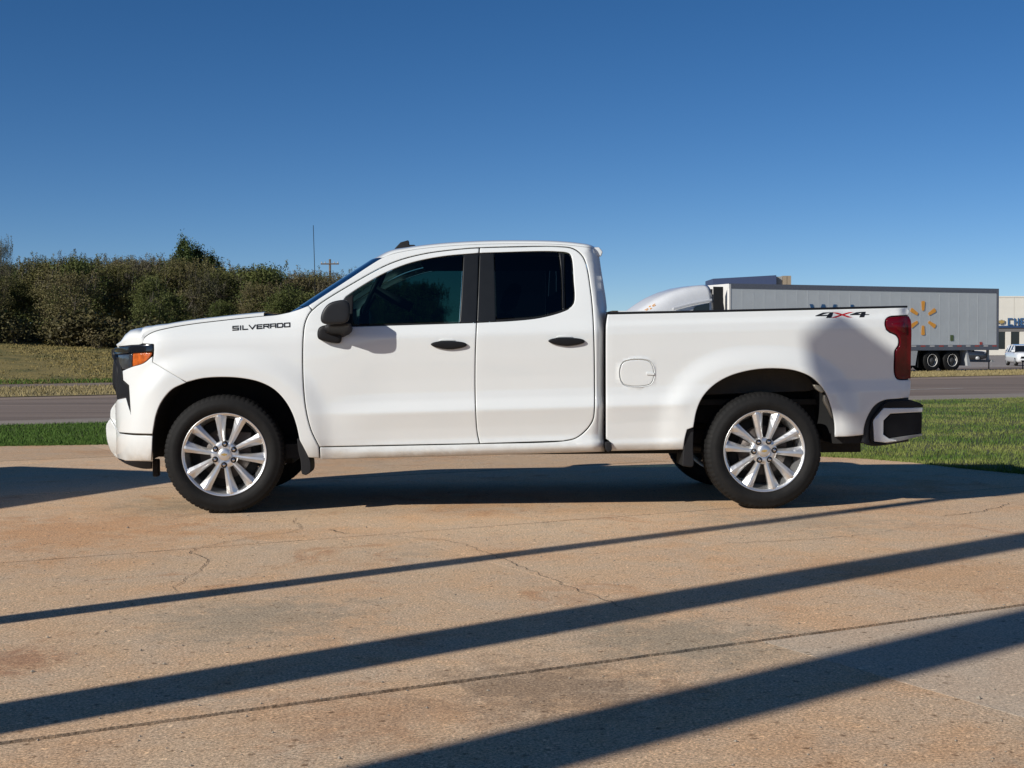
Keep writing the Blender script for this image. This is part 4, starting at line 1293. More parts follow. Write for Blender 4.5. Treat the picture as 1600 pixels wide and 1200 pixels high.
# ---- front wings and fascia
ARCH_F = [(468,688),(463,665),(456,645),(445,626),(428,608.5),(405,597),(376,591),(345,589.5),(316,591.5),(291,597.5)]
ARCH_F2 = [(291,597.5),(269,608),(253,626),(244,646),(239.5,668),(238,678)]
panel('fender', [(222,537,1),(225.5,528),(238,519.5),(262,513),(300,506.5),(350,500.5),(410,494),(432,492),(452,488,1),(468,483),(482,477.5,1),(487,484.5,1),
                 (482,491),(476,505),(473.3,525),(472.4,560),(473.5,600),(477.5,640),(485.5,672),(498,698,1),(499.5,716.5,1),(482,715,1),(476,703)] +
       [ARCH_F[0]+(1,)] + ARCH_F[1:-1] + [ARCH_F[-1]+(1,), (238,566,1),(240,552,1),(240,538.5,1)], M['white'])
panel('front_fascia', [(238,557,1),(238,566,1)] + [ARCH_F2[0]+(1,)] + ARCH_F2[1:-1] + [(238,678,1),(206,677),(186,675.5,1),(172.5,653,1),(173,641),(184,624.5,1),(196.5,622,1),
      (204.5,649,1),(201.5,602,1),(192.5,594,1),(191.5,579.5,1),(206,573.5),(224,568)], M['white'], gap=.0006, gx=.012, roll=.4)
panel('front_bumper', [(172.5,654,1),(186,677.5,1),(206,680),(238,681,1),(236.5,720,1),(194,719),(183,715.5,1),(174,706),(168,690),(166,674),(166.5,663)], M['white'], gap=.0006, gx=.012, roll=.4)
panel('air_dam', [(178,712,1),(194,720,1),(237,721,1),(237,733,1),(224,733),(196,725)], M['black_trim'], W=lambda X, Z: W_cab(X, Z)-.012)
pad = MB().box((-.575, -.80, .20), (-.51, -.70, .33))
pad.box((-.575, .70, .20), (-.51, .80, .33))
for s in (-1, 1):
    MB().box((-.555, min(s*.64, s*.70), .235), (-.51, max(s*.64, s*.70), .36)).build('tow_hook', M['dark_plastic'], truck, bevel=.01)
hl = panel('headlight', [(179,543.5,1),(200,540.5),(239,536.8,1),(240,546),(238.5,550,1),(207,551.8,1),(184,553.5,1),(177.5,553,1)], M['black_gloss'], proud=.006, gap=.0008, thick=.05)
panel('headlight_lens', [(184.5,554.5,1),(207,552.6,1),(206.2,573,1),(191.5,578,1),(186,566)], M['lamp_dark'], parent=hl, gap=.0008, proud=.002)
panel('turn_lens', [(207.6,552.4,1),(238,550.6,1),(234.5,558),(224.5,567.2),(207,572.8,1)], M['amber'], parent=hl, gap=.0008, proud=.004)
panel('grille_surround', [(178,559,1),(184.5,558,1),(190.5,580,1),(191.5,594.5,1),(201,603,1),(204,646,1),(196,621,1),(184.5,623.5,1),(180,612,1),(176,604),(175.5,575)], M['black_trim'], W=lambda X, Z: W_cab(X, Z)-.012, gap=.001)
gl = flank([(178,545),(178,556),(183,575),(184,600),(184.5,624)], dw=-.03)
grille = wrap('grille', gl, -.045, 0, M['black_trim'], p=3.2)
gb = MB()
for zf, dd in ((.86, .02), (.79, .02), (.72, .02)):
    pass
for k, zc in enumerate((.835, .90, .965, 1.03, 1.10)):
    bar = MB()
    ys = np.linspace(-.60, .60, 15)
    fr = [(-.815+.10*abs(y/.62)**2.6, y, zc) for y in ys]
    for a, b in zip(fr, fr[1:]):
        bar.prism([(a[0], a[1], zc-.012), (b[0], b[1], zc-.012), (b[0], b[1], zc+.012), (a[0], a[1], zc+.012)], (.05, 0, 0))
    bar.build('grille_bar', M['dark_plastic'], grille)
bow = MB().prism([(-.838,-.11,.985),(-.838,-.055,.985),(-.838,-.05,1.0),(-.838,.055,1.0),(-.838,.06,.985),(-.838,.10,.985),(-.838,.12,.945),(-.838,.06,.945),(-.838,.055,.93),(-.838,-.05,.93),(-.838,-.055,.945),(-.838,-.09,.945)], (.012,0,0))
bow.build('emblem', M['gold'], grille)
wrap('bumper_face', flank([(184,624.5),(173,641),(172.5,653),(166.5,663),(166,674),(168,690),(174,706),(183,715.5)], dw=-.0005), -.006, 0, M['white'], p=3)
# ---- bonnet
hp = flank([(412,493.4),(380,496.4),(350,499.7),(300,505.7),(262,512.2),(238,518.7),(225.5,527.2),(222,536.6),(205,538.8),(192,540.2),(185,541)], dw=-.003)
m_ = len(hp)
kx = [sv(a, 530, .9)[0] for a in (184, 190, 205, 222, 225.5, 238, 262, 330, 412)]
fz = [float(np.interp(p_[0], kx, [.016, .076, .119, .126, .086, .052, .036, .036, .036])) for p_ in hp]
fx = [float(np.interp(p_[0], kx, [-.05, -.05, -.05, -.05, -.05, -.04, -.03, -.01, 0])) for p_ in hp]
wrap('hood', hp, fx, fz, M['white'], n=48, p=2.8, pz=5)
hx, hw, hz = hp[-1]
wrap('hood_lip', [(hx, hw, hz), (hx+.015, hw-.01, hz-.03)], [fx[-1]]*2, [fz[-1], fz[-1]*.4], M['white'], n=40, p=2.8, pz=5)
wrap('cowl', flank([(410,494.5),(430,494),(454,489.5)], dw=-.02), 0, [.030, .012, .004], M['black_trim'], n=20, p=4)
# ---- cabin side, sills, roof
DOOR_REAR = [(926,490),(928,540),(928.8,600),(928.5,640),(926,657),(915,672.5),(900,684),(880,688.7)]
panel('cab_side', [(482,477.5,1),(540,439.5),(598,402.5),(612,397),(640,391),(690,385),(749,381.5),(800,380.5),(870,381.5),(905,384.5),(925,388),(936,394,1),
                   (939.5,420),(944,447),(947.5,470),(948.5,484),(946.5,496),(944.8,512),(944.5,560),(944.8,690,1),(945,706,1),(720,712.5),(500.5,718,1),(500,699,1),
                   (749,693.8),(880,689.6),(900,685),(916,673),(927,657),(929.6,640),(929.8,600),(929,540),(927,490),(923,450),(916,411),(909,397.5),(896,388),(870,384.8),
                   (749,386.6),(720,388.6),(660,396.6),(610,411.2),(545,446),(500,474),(488,484,1)], M['white'], gap=.0012)
DOOR_F = [(488,485,1),(500,475),(545,447),(610,412.2),(660,397.5),(720,389.5),(748.5,387.5,1),(748,395.5,1),(690,401),(640,411.5),(600,427.5),(560,450.5),(541,463.5,1),
          (536,471),(533.5,485),(534,503),(545,510.2,1),(640,507.3),(744.4,504.2,1),(742.4,560),(742.2,610),(743.5,650),(745.5,675),(749,693,1),(620,695.5),(499,698.2,1),
          (486.5,672),(478.5,640),(474.5,600),(473.4,560),(474.3,525),(477,505),(483,491)]
DOOR_R = [(749.8,387.3,1),(800,386.2),(870,385.6),(895,388.8),(908,398.2),(915,411.5),(922,450),(926,490),(928,540),(928.8,600),(928.6,640),(926,656.5),(915,672.3),(899.5,684.3),(880,688.9,1),
          (749.6,693,1),(746,675),(744,650),(742.8,610),(743,560),(745,504.2,1),(800,501.2),(840,497),(870,489.8),(889,482),(896.5,474),(898,462),(896.5,440),(893.5,404),(890,396.5),(870,393.2),(749.2,395.4,1)]
fd = panel('front_door', DOOR_F, M['white'])
rd = panel('rear_door', DOOR_R, M['white'])
GF = [(541.5,463.8,1),(560,451),(600,428),(640,412),(690,401.5),(723.5,398.2,1),(721,450),(717.5,502.8,1),(640,504.6),(546,507.4,1),(535,503),(534.5,485),(537,471.5)]
panel('window', GF, M['glass_front'], W=W_glass, parent=fd, gap=.0005, rim=.004)
GR = [(772.5,394.8,1),(870,393.8),(872.5,394,1),(876.5,430),(878.5,485.5,1),(840,494),(775.5,498.5,1),(774.5,450)]
panel('window', GR, M['glass_rear'], W=W_glass, parent=rd, gap=.0005, rim=.004)
GQ = [(882.5,395.4,1),(889,397),(892.5,404),(895.5,440),(897,462),(895.5,473.5),(889,481),(883.5,483.6,1),(882.5,440)]
panel('quarter_window', GQ, M['glass_rear'], W=W_glass, parent=rd, gap=.0005, rim=.004)
panel('window_pillar', [(724.3,398,1),(748,395.8,1),(746.5,450),(744.4,503.6,1),(718.3,504.4,1),(721.8,450)], M['pillar'], W=lambda X, Z: W_cab(X, Z)-.004, parent=fd, gap=.0006)
panel('window_pillar', [(749.3,395.8,1),(771.8,395,1),(773.8,450),(774.8,502,1),(745.4,503.8,1),(747.5,450)], M['pillar'], W=lambda X, Z: W_cab(X, Z)-.004, parent=rd, gap=.0006)
panel('belt_strip', [(545,507.8,1),(640,505,1),(718,503.2,1),(718,504.8,1),(640,507.6,1),(545,510.2,1)], M['black_trim'], W=lambda X, Z: W_cab(X, Z)+.003, parent=fd, gap=.0002, rim=.002)
panel('belt_strip', [(775,499.3,1),(810,496.9),(840,494.6),(868,487.7),(884,482.5),(889,481.5,1),(889.5,484,1),(870,491),(840,498),(800,502),(775,503,1)], M['black_trim'], W=lambda X, Z: W_cab(X, Z)-.001, parent=rd, gap=.0002, rim=.002)
panel('division_bar', [(873,394,1),(882,395,1),(882,440),(883,484,1),(879,486,1),(877,430)], M['pillar'], W=lambda X, Z: W_cab(X, Z)-.003, parent=rd, gap=.0008)
panel('division_trim', [(875,396,1),(876.6,396,1),(879.2,430),(880.6,481,1),(879.2,481.5,1),(877.4,430)], M['grey_plastic'], W=lambda X, Z: W_cab(X, Z)+.003, parent=rd, gap=.0002, rim=.001)

# dark inner shells so that shut lines read as gaps
panel('inner_shell', [(478,500,1),(500,480),(530,470,1),(530,512,1),(745,507,1),(840,501),(885,488),(902,470,1),(898,392,1),(905,392),(918,420),(932,490),(936,560),(936,700,1),(500,708,1),(484,660),(478,600)],
      M['under'], W=lambda X, Z: W_cab(X, Z)-.035, thick=.01, gx=.12, gz=.06)
panel('inner_shell', [(225,545,1),(240,530),(262,520),(410,500),(470,488,1),(478,560),(480,640),(492,700,1),(482,700,1),(472,660),(450,620),(405,588),(345,580),(285,588),(262,600,1),(225,575,1)],
      M['under'], W=lambda X, Z: W_cab(X, Z)-.04, thick=.01, gx=.12, gz=.06)

# roof
rp = flank([(598,402.5),(612,397),(640,391),(690,385),(749,381.5),(800,380.5),(870,381.5),(905,384.5),(925,388),(936,394)], dw=-.001)
wrap('roof', rp, [-.13, -.12, -.10, -.08, -.055, -.04, -.02] + [0]*(len(rp)-7), [0, .009, .022, .036, .046] + [.050]*(len(rp)-5), M['white'], n=40, p=2, pz=2.6)
xr, wr_, zr_ = rp[-1]
sp = MB()
ys = np.linspace(-.66, .66, 23)
def arc(y): return .048*max(0, 1-(abs(y)/.70)**2.6)**(1/2.6)
V = []; F = []
for y in ys:
    z0 = zr_ + arc(y)
    V += [(xr-.13, y, z0+.004), (xr-.0, y, z0+.010), (xr+.026, y, z0-.022), (xr+.012, y, z0-.058), (xr-.06, y, z0-.052)]
for i in range(len(ys)-1):
    for j in range(5):
        F.append((i*5+j, i*5+(j+1) % 5, (i+1)*5+(j+1) % 5, (i+1)*5+j))
F += [(4, 3, 2, 1, 0), tuple(len(V)-5+j for j in range(5))]
MB().add(V, F).build('roof_spoiler', M['white'], truck, bevel=.008)
# screens
wp = flank([(482,477.8),(540,439.9),(598,402.9)], dw=-.004, step=12)
wrap('windshield', wp, [-.14, -.135, -.13, -.12, -.11, -.10, -.09][:0] or [-.135]*len(wp), 0.0, M['glass_wind'], n=32, p=2.2)
lower = flank([(454,489.3),(468,484),(482,478.2)], dw=-.012)
wrap('windshield', [lower[0], lower[-1]], [-.06, -.135], 0, M['glass_wind'], n=32, p=2.2)
bp = [(2.46, .70, 1.80), (2.52, .82, 1.48)]
wrap('rear_screen', bp, .03, 0, M['glass_rear'], n=16, p=3)
wrap('cab_back', [(2.54, .85, 1.48), (2.54, .88, .55)], .02, 0, M['white'], n=12, p=4)
wrap('cab_back', [(2.45, .66, 1.87), (2.46, .70, 1.80)], .03, 0, M['white'], n=12, p=3)

# cab interior
MB().box((.62, -.70, .95), (.98, .70, 1.17)).box((.55, -.72, 1.12), (.80, .72, 1.205)).build('dashboard', M['interior'], truck, bevel=.04)
MB().box((.5, -.84, .45), (2.50, .84, .52)).box((2.46, -.80, .5), (2.50, .80, 1.42)).build('cab_floor', M['interior'], truck)
MB().box((1.35, -.70, 1.775), (2.45, .76, 1.79)).build('headliner', M['interior'], truck)
for y in (-.38, .38):
    st = MB().box((1.25, y-.25, .62), (1.78, y+.25, .82)).build('front_seat', M['seat'], truck, bevel=.05)
    Mx = Matrix.Translation((1.80, y, .80)) @ Matrix.Rotation(R(17), 4, 'Y')
    MB().box((-.07, -.24, 0), (.07, .24, .62), Mx).build('seat_back', M['seat'], st, bevel=.05)
    MB().box((-.05, -.13, .66), (.05, .13, .85), Mx).build('headrest', M['seat'], st, bevel=.04)
bs = MB().box((2.05, -.72, .62), (2.42, .72, .80)).build('rear_bench', M['seat'], truck, bevel=.05)
MB().box((2.32, -.72, .80), (2.46, .72, 1.40)).build('bench_back', M['seat'], bs, bevel=.05)
for y in (-.4, .4): MB().box((2.33, y-.12, 1.42), (2.43, y+.12, 1.56)).build('headrest', M['seat'], bs, bevel=.03)
xs_, zs_ = sv(586, 453, .38)
Mst = Matrix.Translation((xs_, -.38, zs_)) @ Matrix.Rotation(R(-64), 4, 'Y')
st = MB()
ring = [(Mst @ Vector((.185*math.cos(a), .185*math.sin(a), 0))) for a in np.linspace(0, 2*math.pi, 33)]
st.tube(ring, .017, 8, cap=False)
for a in (.5, math.pi-.5, math.pi*1.5):
    st.tube([Mst @ Vector((0, 0, .02)), Mst @ Vector((.18*math.cos(a), .18*math.sin(a), 0))], .016, 6)
st.build('steering_wheel', M['grey_plastic'], truck)
MB().tube([Mst @ Vector((0, 0, 0)), Mst @ Vector((0, 0, -.30))], .035, 8).build('steering_column', M['interior'], truck)

# ---- load bed
FUEL = [(986,562.6),(1004,562.4),(1016,566),(1021,576),(1021.5,590),(1016.5,600),(1004,603),(986,603.2),(974,599.5),(969.3,589),(969.3,576.5),(974,566.5)]
ARCH_R = [(1304.5,683),(1304,662),(1298.5,636),(1287.5,609.5),(1270,591),(1245,580),(1212,576),(1175,578.5),(1140,588),(1115,602.5),(1098,621),(1089,641),(1083.7,668)]
bed = panel('bed_side', [(949.5,491,1),(1100,487.8),(1250,484.3),(1418,480.3,1),(1421,485),(1420,492.5,1),(1403,493.5),(1390,494.8),(1384,499.5),(1383,508),(1385,515),(1390,519.5),(1399.5,523.5),
                   (1404,529.5),(1403.5,540),(1398.5,547.5),(1397.5,560),(1397.8,584),(1402,592.3),(1423,593,1),(1423.5,605),(1421,621.5,1),(1400,623.5),(1382,625.5),(1368,633),(1357.5,648),(1351,666),(1349.5,680,1),
                   (1325,682.5)] + [ARCH_R[0]+(1,)] + ARCH_R[1:-1] + [ARCH_R[-1]+(1,), (1074,671.5,1),(1070.5,685),(1068,702.8,1),(1010,704),(954.5,705,1),(953.5,691),(947,686,1),(946.8,600),(946.8,520),(947.2,506)], M['white'], W=W_bed, holes=[FUEL])
panel('fuel_door', FUEL, M['white'], W=W_bed, parent=bed, both=False, gap=.0012, rim=.007)
X_, Z_ = sv(1016, 583, W_bed)
fl = MB().prism([(X_-.028, -W_bed(X_, Z_)-.001, Z_+.010), (X_+.030, -W_bed(X_, Z_)-.001, Z_+.002), (X_+.030, -W_bed(X_, Z_)-.001, Z_-.016), (X_-.028, -W_bed(X_, Z_)-.001, Z_-.012)], (0, -.006, 0))
fl.build('fuel_door_latch', M['white'], bed[0], bevel=.004)
panel('bed_shell', [(949,495,1),(1415,485,1),(1420,495,1),(1420,618,1),(1368,628),(1348,660),(1346,680,1),(1310,682,1),(1306,650),(1290,606),(1270,586),(1212,570),(1140,583),(1110,598),(1090,630),(1080,664,1),(1064,700,1),(957,702,1),(950,600)],
      M['under'], W=lambda X, Z: W_bed(X, Z)-.04, thick=.01, gx=.15, gz=.08)
tl = panel('taillight', [(1385,497.5,1),(1390,495.8),(1403,494.5),(1420,493.8,1),(1423.4,500),(1423.6,560),(1423.2,591.6,1),(1403,591.4),(1399,584),(1398.8,560),(1399.6,548),(1404.8,541),(1405.3,529),(1400.4,522.6),(1390.8,518.4),(1386,514.4),(1384.2,507)],
           M['red_lens'], W=W_bed, gap=.001, proud=.004)
panel('taillight_lens', [(1392,506,1),(1412,502,1),(1414,520,1),(1404,517,1)], M['red_lens'], W=W_bed, parent=tl, gap=.0005, proud=.007)
rail = flank([(949.5,489.5),(1100,486.4),(1250,482.9),(1418,479.2)], W=W_bed)
for s in (-1, 1):
    cb = MB()
    for a, b in zip(rail[:-1:6], list(rail[6::6]) + [rail[-1]]):
        q = lambda p, dy, dz: (p[0], s*(p[1]+dy), p[2]+dz)
        cb.prism([q(a, -.075, -.012), q(a, .001, -.004), q(a, .001, .004), q(a, -.01, .008), q(a, -.075, .008)], Vector(q(b, 0, 0)) - Vector(q(a, 0, 0)))
    cb.build('rail_cap', M['black_trim'], truck)
MB().box((2.72, -.60, .72), (4.70, .60, .76)).box((2.70, -.92, .60), (2.74, .92, 1.40)).build('bed_floor', M['bed_liner'], truck)
for s in (-1, 1): MB().box((2.72, s*.875-.01, 1.04), (4.70, s*.875+.01, 1.40)).build('bed_inner_wall', M['white'], truck)
tg = MB().box((4.715, -.80, .80), (4.775, .80, 1.43)).build('tailgate', M['white'], truck, bevel=.012)
MB().box((4.776, -.16, 1.27), (4.79, .16, 1.34)).build('tailgate_handle', M['black_trim'], tg, bevel=.008)
# ---- rear bumper
rb = panel('rear_bumper', [(1442,637,1),(1381,637.5,1),(1364,656.5,1),(1366,690,1),(1384,692,1),(1404,688.5),(1390,685.5,1),(1380.5,679,1),(1381,657,1),(1391.5,646.5,1),(1441.5,643.8,1)], M['white'], W=W_bump, gap=.0006, thick=.06, gx=.02)
RBN = rb
panel('bumper_insert', [(1441,644,1),(1391.5,647,1),(1381.5,657.5,1),(1381,678.5,1),(1391,685,1),(1440.5,677.5,1)], M['black_trim'], W=lambda X, Z: W_bump(X, Z)-.022, parent=rb, gap=.0006)
panel('bumper_step', [(1378,634.5,1),(1386,627.5),(1400,625.3),(1422,624.5,1),(1438,629.5),(1443,633,1),(1442.5,636.6,1),(1381,637.1,1),(1364,656,1),(1365.5,690.6,1),(1383,692.6,1),(1384,696,1),(1368,695),(1361,690),(1361.5,660),(1366,650)], M['black_trim'], W=lambda X, Z: W_bump(X, Z)+.002, parent=rb, gap=.0006, thick=.08)
panel('bumper_skirt', [(1385,693,1),(1405,689.5),(1441,681,1),(1441,677.5,1),(1391,685,1)], M['skirt_grey'], W=lambda X, Z: W_bump(X, Z)-.012, parent=rb, gap=.0002, rim=.002)
panel('bumper_shell', [(1345,691,1),(1349,660),(1358,640),(1372,627),(1420,621,1),(1420,690,1),(1362,697)], M['grey_plastic'], W=lambda X, Z: W_bump(X, Z)-.035, parent=rb, gap=.0006)
bxr = sv(1442, 640, W_bump)[0]
MB().box((bxr-.16, -.78, .62), (bxr-.02, .78, .74)).build('bumper_beam', M['white'], truck, bevel=.02)
MB().box((bxr-.12, -.76, .52), (bxr-.05, .76, .63)).build('bumper_valance', M['black_trim'], truck, bevel=.02)

# ---- wheel wells
def well(pxs, W, cz, mat, name, z_in=.30):
    pts = []
    for a, b in pxs:
        X, Z = sv(a, b, W); pts.append((X, float(W(X, Z)), Z))
    for s in (-1, 1):
        V = []; F = []
        for X, w, Z in pts:
            V += [(X, s*(w-.012), Z), (X, s*(w-.10), Z+.02), (X, s*.50, Z+.02)]
        for i in range(len(pts)-1):
            for j in range(2): F.append((i*3+j, i*3+j+1, (i+1)*3+j+1, (i+1)*3+j))
        # inner wall
        F.append(tuple(i*3+2 for i in range(len(pts))))
        link(name, mesh_np(name, V, F), mat, truck)
well(smooth_open(ARCH_F + ARCH_F2[1:] + [(238, 722)], 10), W_cab, .41, M['liner'], 'wheel_well')
well(smooth_open(ARCH_R, 10), W_bed, .41, M['liner'], 'wheel_well')
# lit edge of the inner wheel house and the two pale clips behind the rear wheel
panel('wheel_house', [(1098,616,1),(1115,600),(1140,586),(1175,577),(1212,574.5),(1245,578.5),(1268,589),(1284,605,1),(1262,611.5,1),(1105,617,1)], M['bed_liner'], W=lambda X, Z: W_bed(X, Z)-.24, gap=.001, gx=.1, gz=.05)
panel('wheel_house_clip', [(1271,601,1),(1282,602.5),(1289,612,1),(1284,614,1),(1275,608)], M['muffler'], W=lambda X, Z: W_bed(X, Z)-.045, gap=.0005)
panel('wheel_house_clip', [(1288,617,1),(1293,618),(1299,640),(1301.5,655,1),(1294,640),(1287,626)], M['muffler'], W=lambda X, Z: W_bed(X, Z)-.035, gap=.0005)

# ---- underbody
for s in (-1, 1):
    MB().box((-.55, min(s*.36, s*.48), .36), (4.6, max(s*.36, s*.48), .53)).build('chassis_rail', M['under'], truck)
MB().prism([(.35, -.84, .368), (2.6, -.84, .415), (2.6, -.84, .50), (.35, -.84, .47)], (0, 1.68, 0)).build('floor_pan', M['under'], truck)
MB().box((2.68, -.86, .43), (3.25, .86, .60)).build('bed_underside', M['under'], truck)
for s in (-1, 1): MB().box((4.28, min(s*.6, s*.9), .455), (4.50, max(s*.6, s*.9), .62)).build('bumper_bracket', M['under'], truck)
MB().tube([(3.745, -.8, .41), (3.745, .8, .41)], .05, 10).lathe([(-.16, .05), (-.1, .14), (.1, .14), (.16, .05)], 16, 'Y', M=Matrix.Translation((3.745, 0, .41))).build('rear_axle', M['under'], truck)
MB().tube([(0, -.8, .41), (0, .8, .41)], .04, 10).box((-.3, -.4, .30), (.4, .4, .42)).build('front_axle', M['under'], truck)
MB().tube([(1.0, .25, .38), (2.6, .30, .38), (2.9, .35, .38)], .035, 10).tube([(2.0, .28, .40), (2.7, .28, .40)], .10, 14).build('exhaust', M['muffler'], truck)
MB().tube([(.5, 0, .40), (3.6, 0, .42)], .045, 10).build('drive_shaft', M['under'], truck)
for s in (-1, 1):
    MB().tube([(4.05, s*.52, .55), (4.3, s*.52, .50)], .03, 8).tube([(3.0, s*.55, .46), (3.745, s*.55, .36), (4.45, s*.55, .50)], .03, 6).build('leaf_spring', M['under'], truck)
MB().lathe([(-.1, .02), (-.1, .33), (.1, .33), (.1, .02)], 28, 'Z', M=Matrix.Translation((4.22, 0, .52))).build('spare_tyre', M['tyre'], truck)
# mud flaps
def flapm(pxs, W, xw):
    q = [sv(a, b, W) for a, b in smooth_outline(pxs, 6)]
    for s in (-1, 1):
        MB().prism([(x, s*.955, z) for x, z in q], (0, -s*.26, 0)).build('mud_flap', M['dark_plastic'], truck, bevel=.006)
flapm([(464,685.5),(471,684),(476,688),(480,706),(485.5,722),(484.5,739),(478,742.5),(472,741),(470,722),(466,704)], .95, 0)
flapm([(1073,671.5,1),(1084,668.5,1),(1083,700),(1083,729),(1078,730,1),(1066,728,1),(1068,702)], .95, 0)
flapm([(954,690,1),(946,691,1),(946,702),(950,707,1),(956,703,1)], .94, 0)

# ---- wheels
RT = .4075
def tyre_mesh():
    half = [(.048,.270),(.030,.282),(.020,.288),(.018,.293),(.010,.300),(.004,.318),(.0035,.3195),(.0005,.336),(.0025,.350),(.0035,.352),(.006,.362),(.0125,.374),(.013,.380),(.024,.392),(.034,.4005),(.036,.4015),(.052,.4050),(.082,.4066),(.084,.398),(.094,.398),(.096,.4070),(.132,.4075),(.134,.399)]
    prof_ = half + [(.275-a, r) for a, r in half[::-1]]
    n = 360; m = len(prof_)
    V = []; F = []
    for k in range(n):
        an = 2*math.pi*k/n
        ph = k % 5
        for j, (y, r) in enumerate(prof_):
            r2 = r; y2 = y
            yy = min(y, .275-y)
            if .020 <= yy <= .036 and r > .385:
                if ph == 0: r2 = r - .0045; y2 = y + (.002 if y < .14 else -.002)
            if yy > .036 and r > .403 and ph == (0 if y < .14 else 2): r2 = r-.006
            V.append((r2*math.sin(an), y2, r2*math.cos(an)))
    for k in range(n):
        k2 = (k+1) % n
        for j in range(m-1):
            F.append((k*m+j, k2*m+j, k2*m+j+1, k*m+j+1))
    return mesh_np('tyre', V, F, True)

def rim_mesh():
    b = MB()
    b.lathe([(.040,.274),(.030,.280),(.0225,.2845),(.017,.285),(.0165,.282),(.020,.276),(.024,.268),(.040,.263),(.060,.262),(.10,.246),(.20,.240),(.255,.262),(.255,.280)], 96)
    # ten spokes in five pairs
    off = R(8)
    for k in range(5):
        for s in (-1, 1):
            ang = off + k*2*math.pi/5 + s*R(15.0)
            ang_in = off + k*2*math.pi/5 + s*R(16.5)
            st = []
            for r, wl, wr, yf, dp in ((.052,.018,.019,.031,.035),(.085,.018,.020,.031,.04),(.125,.019,.024,.027,.045),(.17,.023,.028,.022,.05),(.22,.031,.033,.019,.055),(.262,.040,.040,.018,.058),(.279,.043,.042,.021,.06)):
                t = min(1, (r-.052)/.2); a = ang_in*(1-t) + ang*t
                rad = Vector((math.sin(a), 0, math.cos(a))); tan = Vector((math.cos(a), 0, -math.sin(a)))*(-s)
                # tan points to the middle of the pair
                yb = Vector((0, 1, 0))
                c = rad*r
                st.append([c - tan*wr + yb*(yf+dp), c - tan*wr + yb*(yf+.017), c - tan*(wr*.35) + yb*(yf), c + tan*(.004) + yb*(yf+.001), c + tan*wl + yb*(yf+.029), c + tan*(wl*1.02) + yb*(yf+dp)])
            V = [p for q in st for p in q]; F = []
            nn = 6
            for i in range(len(st)-1):
                for j in range(nn):
                    F.append((i*nn+j, i*nn+(j+1) % nn, (i+1)*nn+(j+1) % nn, (i+1)*nn+j))
            F += [tuple(range(nn)), tuple(len(V)-nn+j for j in range(nn))]
            b.add(V, F)
    b.lathe([(.075,.02),(.038,.02),(.036,.045),(.033,.060),(.034,.084),(.040,.092),(.052,.096),(.08,.096)], 60)
    return b.mesh('wheel')

ME_T = tyre_mesh(); ME_R = rim_mesh()
ME_C = MB().lathe([(.036,.044),(.024,.043),(.019,.038),(.0165,.02),(.016,.0005)], 40).mesh('centre_cap')
ME_CR = MB().lathe([(.038,.050),(.028,.049),(.027,.044),(.032,.0435)], 40).mesh('cap_ring')
ME_E = MB().prism([(x*1.15, .0155, z*1.1) for x, z in bt], (0, .003, 0)).mesh('emblem')
lug = MB()
lug.lathe([(.045,.0205),(.0315,.0205),(.0300,.0195),(.0305,.0001)], 20)
ME_LR = lug.mesh('lug_recess')
ME_L = MB().lathe([(.040,.0125),(.022,.0125),(.016,.0105),(.0135,.0055),(.0130,.0003)], 6, smooth=False).mesh('lug_nut')
ME_S = MB().lathe([(.135,.0),(.135,.236),(.15,.236)], 40).mesh('shade_backing')  # black plate added to put shade into the gaps between spokes
ME_D = MB().lathe([(.10,.05),(.10,.172),(.126,.172),(.126,.05)], 48).box((.06,.08,.02),(.17,.15,.15)).mesh('brake_disc')
for me, mt in ((ME_T,'tyre'),(ME_R,'wheel_metal'),(ME_C,'wheel_metal'),(ME_CR,'disc'),(ME_E,'gold'),(ME_LR,'black_trim'),(ME_L,'chrome'),(ME_D,'disc'),(ME_S,'liner')):
    me.materials.append(M[mt])
def wheel(X, side, spin):
    w = link('wheel', ME_R, None, truck)
    w.location = (X, side*.985, RT*1.016-.004)
    steer = R(4) if X < 1 else 0
    w.rotation_euler = (0, spin, steer) if side < 0 else (0, spin, math.pi+steer)
    w.scale = (1.016, 1, 1.016)
    link('tyre', ME_T, None, w); link('centre_cap', ME_C, None, w); link('cap_emblem', ME_E, None, w)
    link('brake_disc', ME_D, None, w); link('shade_backing', ME_S, None, w)
    for k in range(6):
        a = k*math.pi/3 + (R(1) if X < 1 else R(30.0))
        for nm, me in (('lug_nut', ME_L), ('lug_recess', ME_LR)):
            o = link(nm, me, None, w); o.location = (.0715*math.sin(a), .0, .0715*math.cos(a))
wheel(0, -1, R(1.5)); wheel(3.768, -1, R(-3)); wheel(0, 1, .4); wheel(3.768, 1, .9)

# ---- mirrors, handles, aerials, badges
def lift_poly(pxs, y, step=5):
    return [(*sv(a, b, -y),) for a, b in smooth_outline(pxs, step)]
def blob(name, rows, mat, parent, sub=2):
    """rows: list of (outline in photograph pixels, local Y): a body lofted between outlines, then smoothed"""
    V = []; F = []; n = None
    for pxs, y in rows:
        q = [sv(a, b, abs(y)) for a, b in pxs]
        n = len(q); V += [(x, y, z) for x, z in q]
    for i in range(len(rows)-1):
        for j in range(n): F.append((i*n+j, i*n+(j+1) % n, (i+1)*n+(j+1) % n, (i+1)*n+j))
    F += [tuple(range(n)), tuple((len(rows)-1)*n+j for j in range(n))]
    mb = MB().add(V, F, True)
    me = mb.mesh(name)
    outs = []
    for s in (-1, 1):
        m2 = me if s < 0 else me.copy()
        if s > 0:
            for v in m2.vertices: v.co.y *= -1
            m2.flip_normals()
        o = link(name, m2, mat, parent[0] if s < 0 else parent[1])
        md = o.modifiers.new("sub", 'SUBSURF'); md.levels = sub; md.render_levels = sub
        outs.append(o)
    return outs
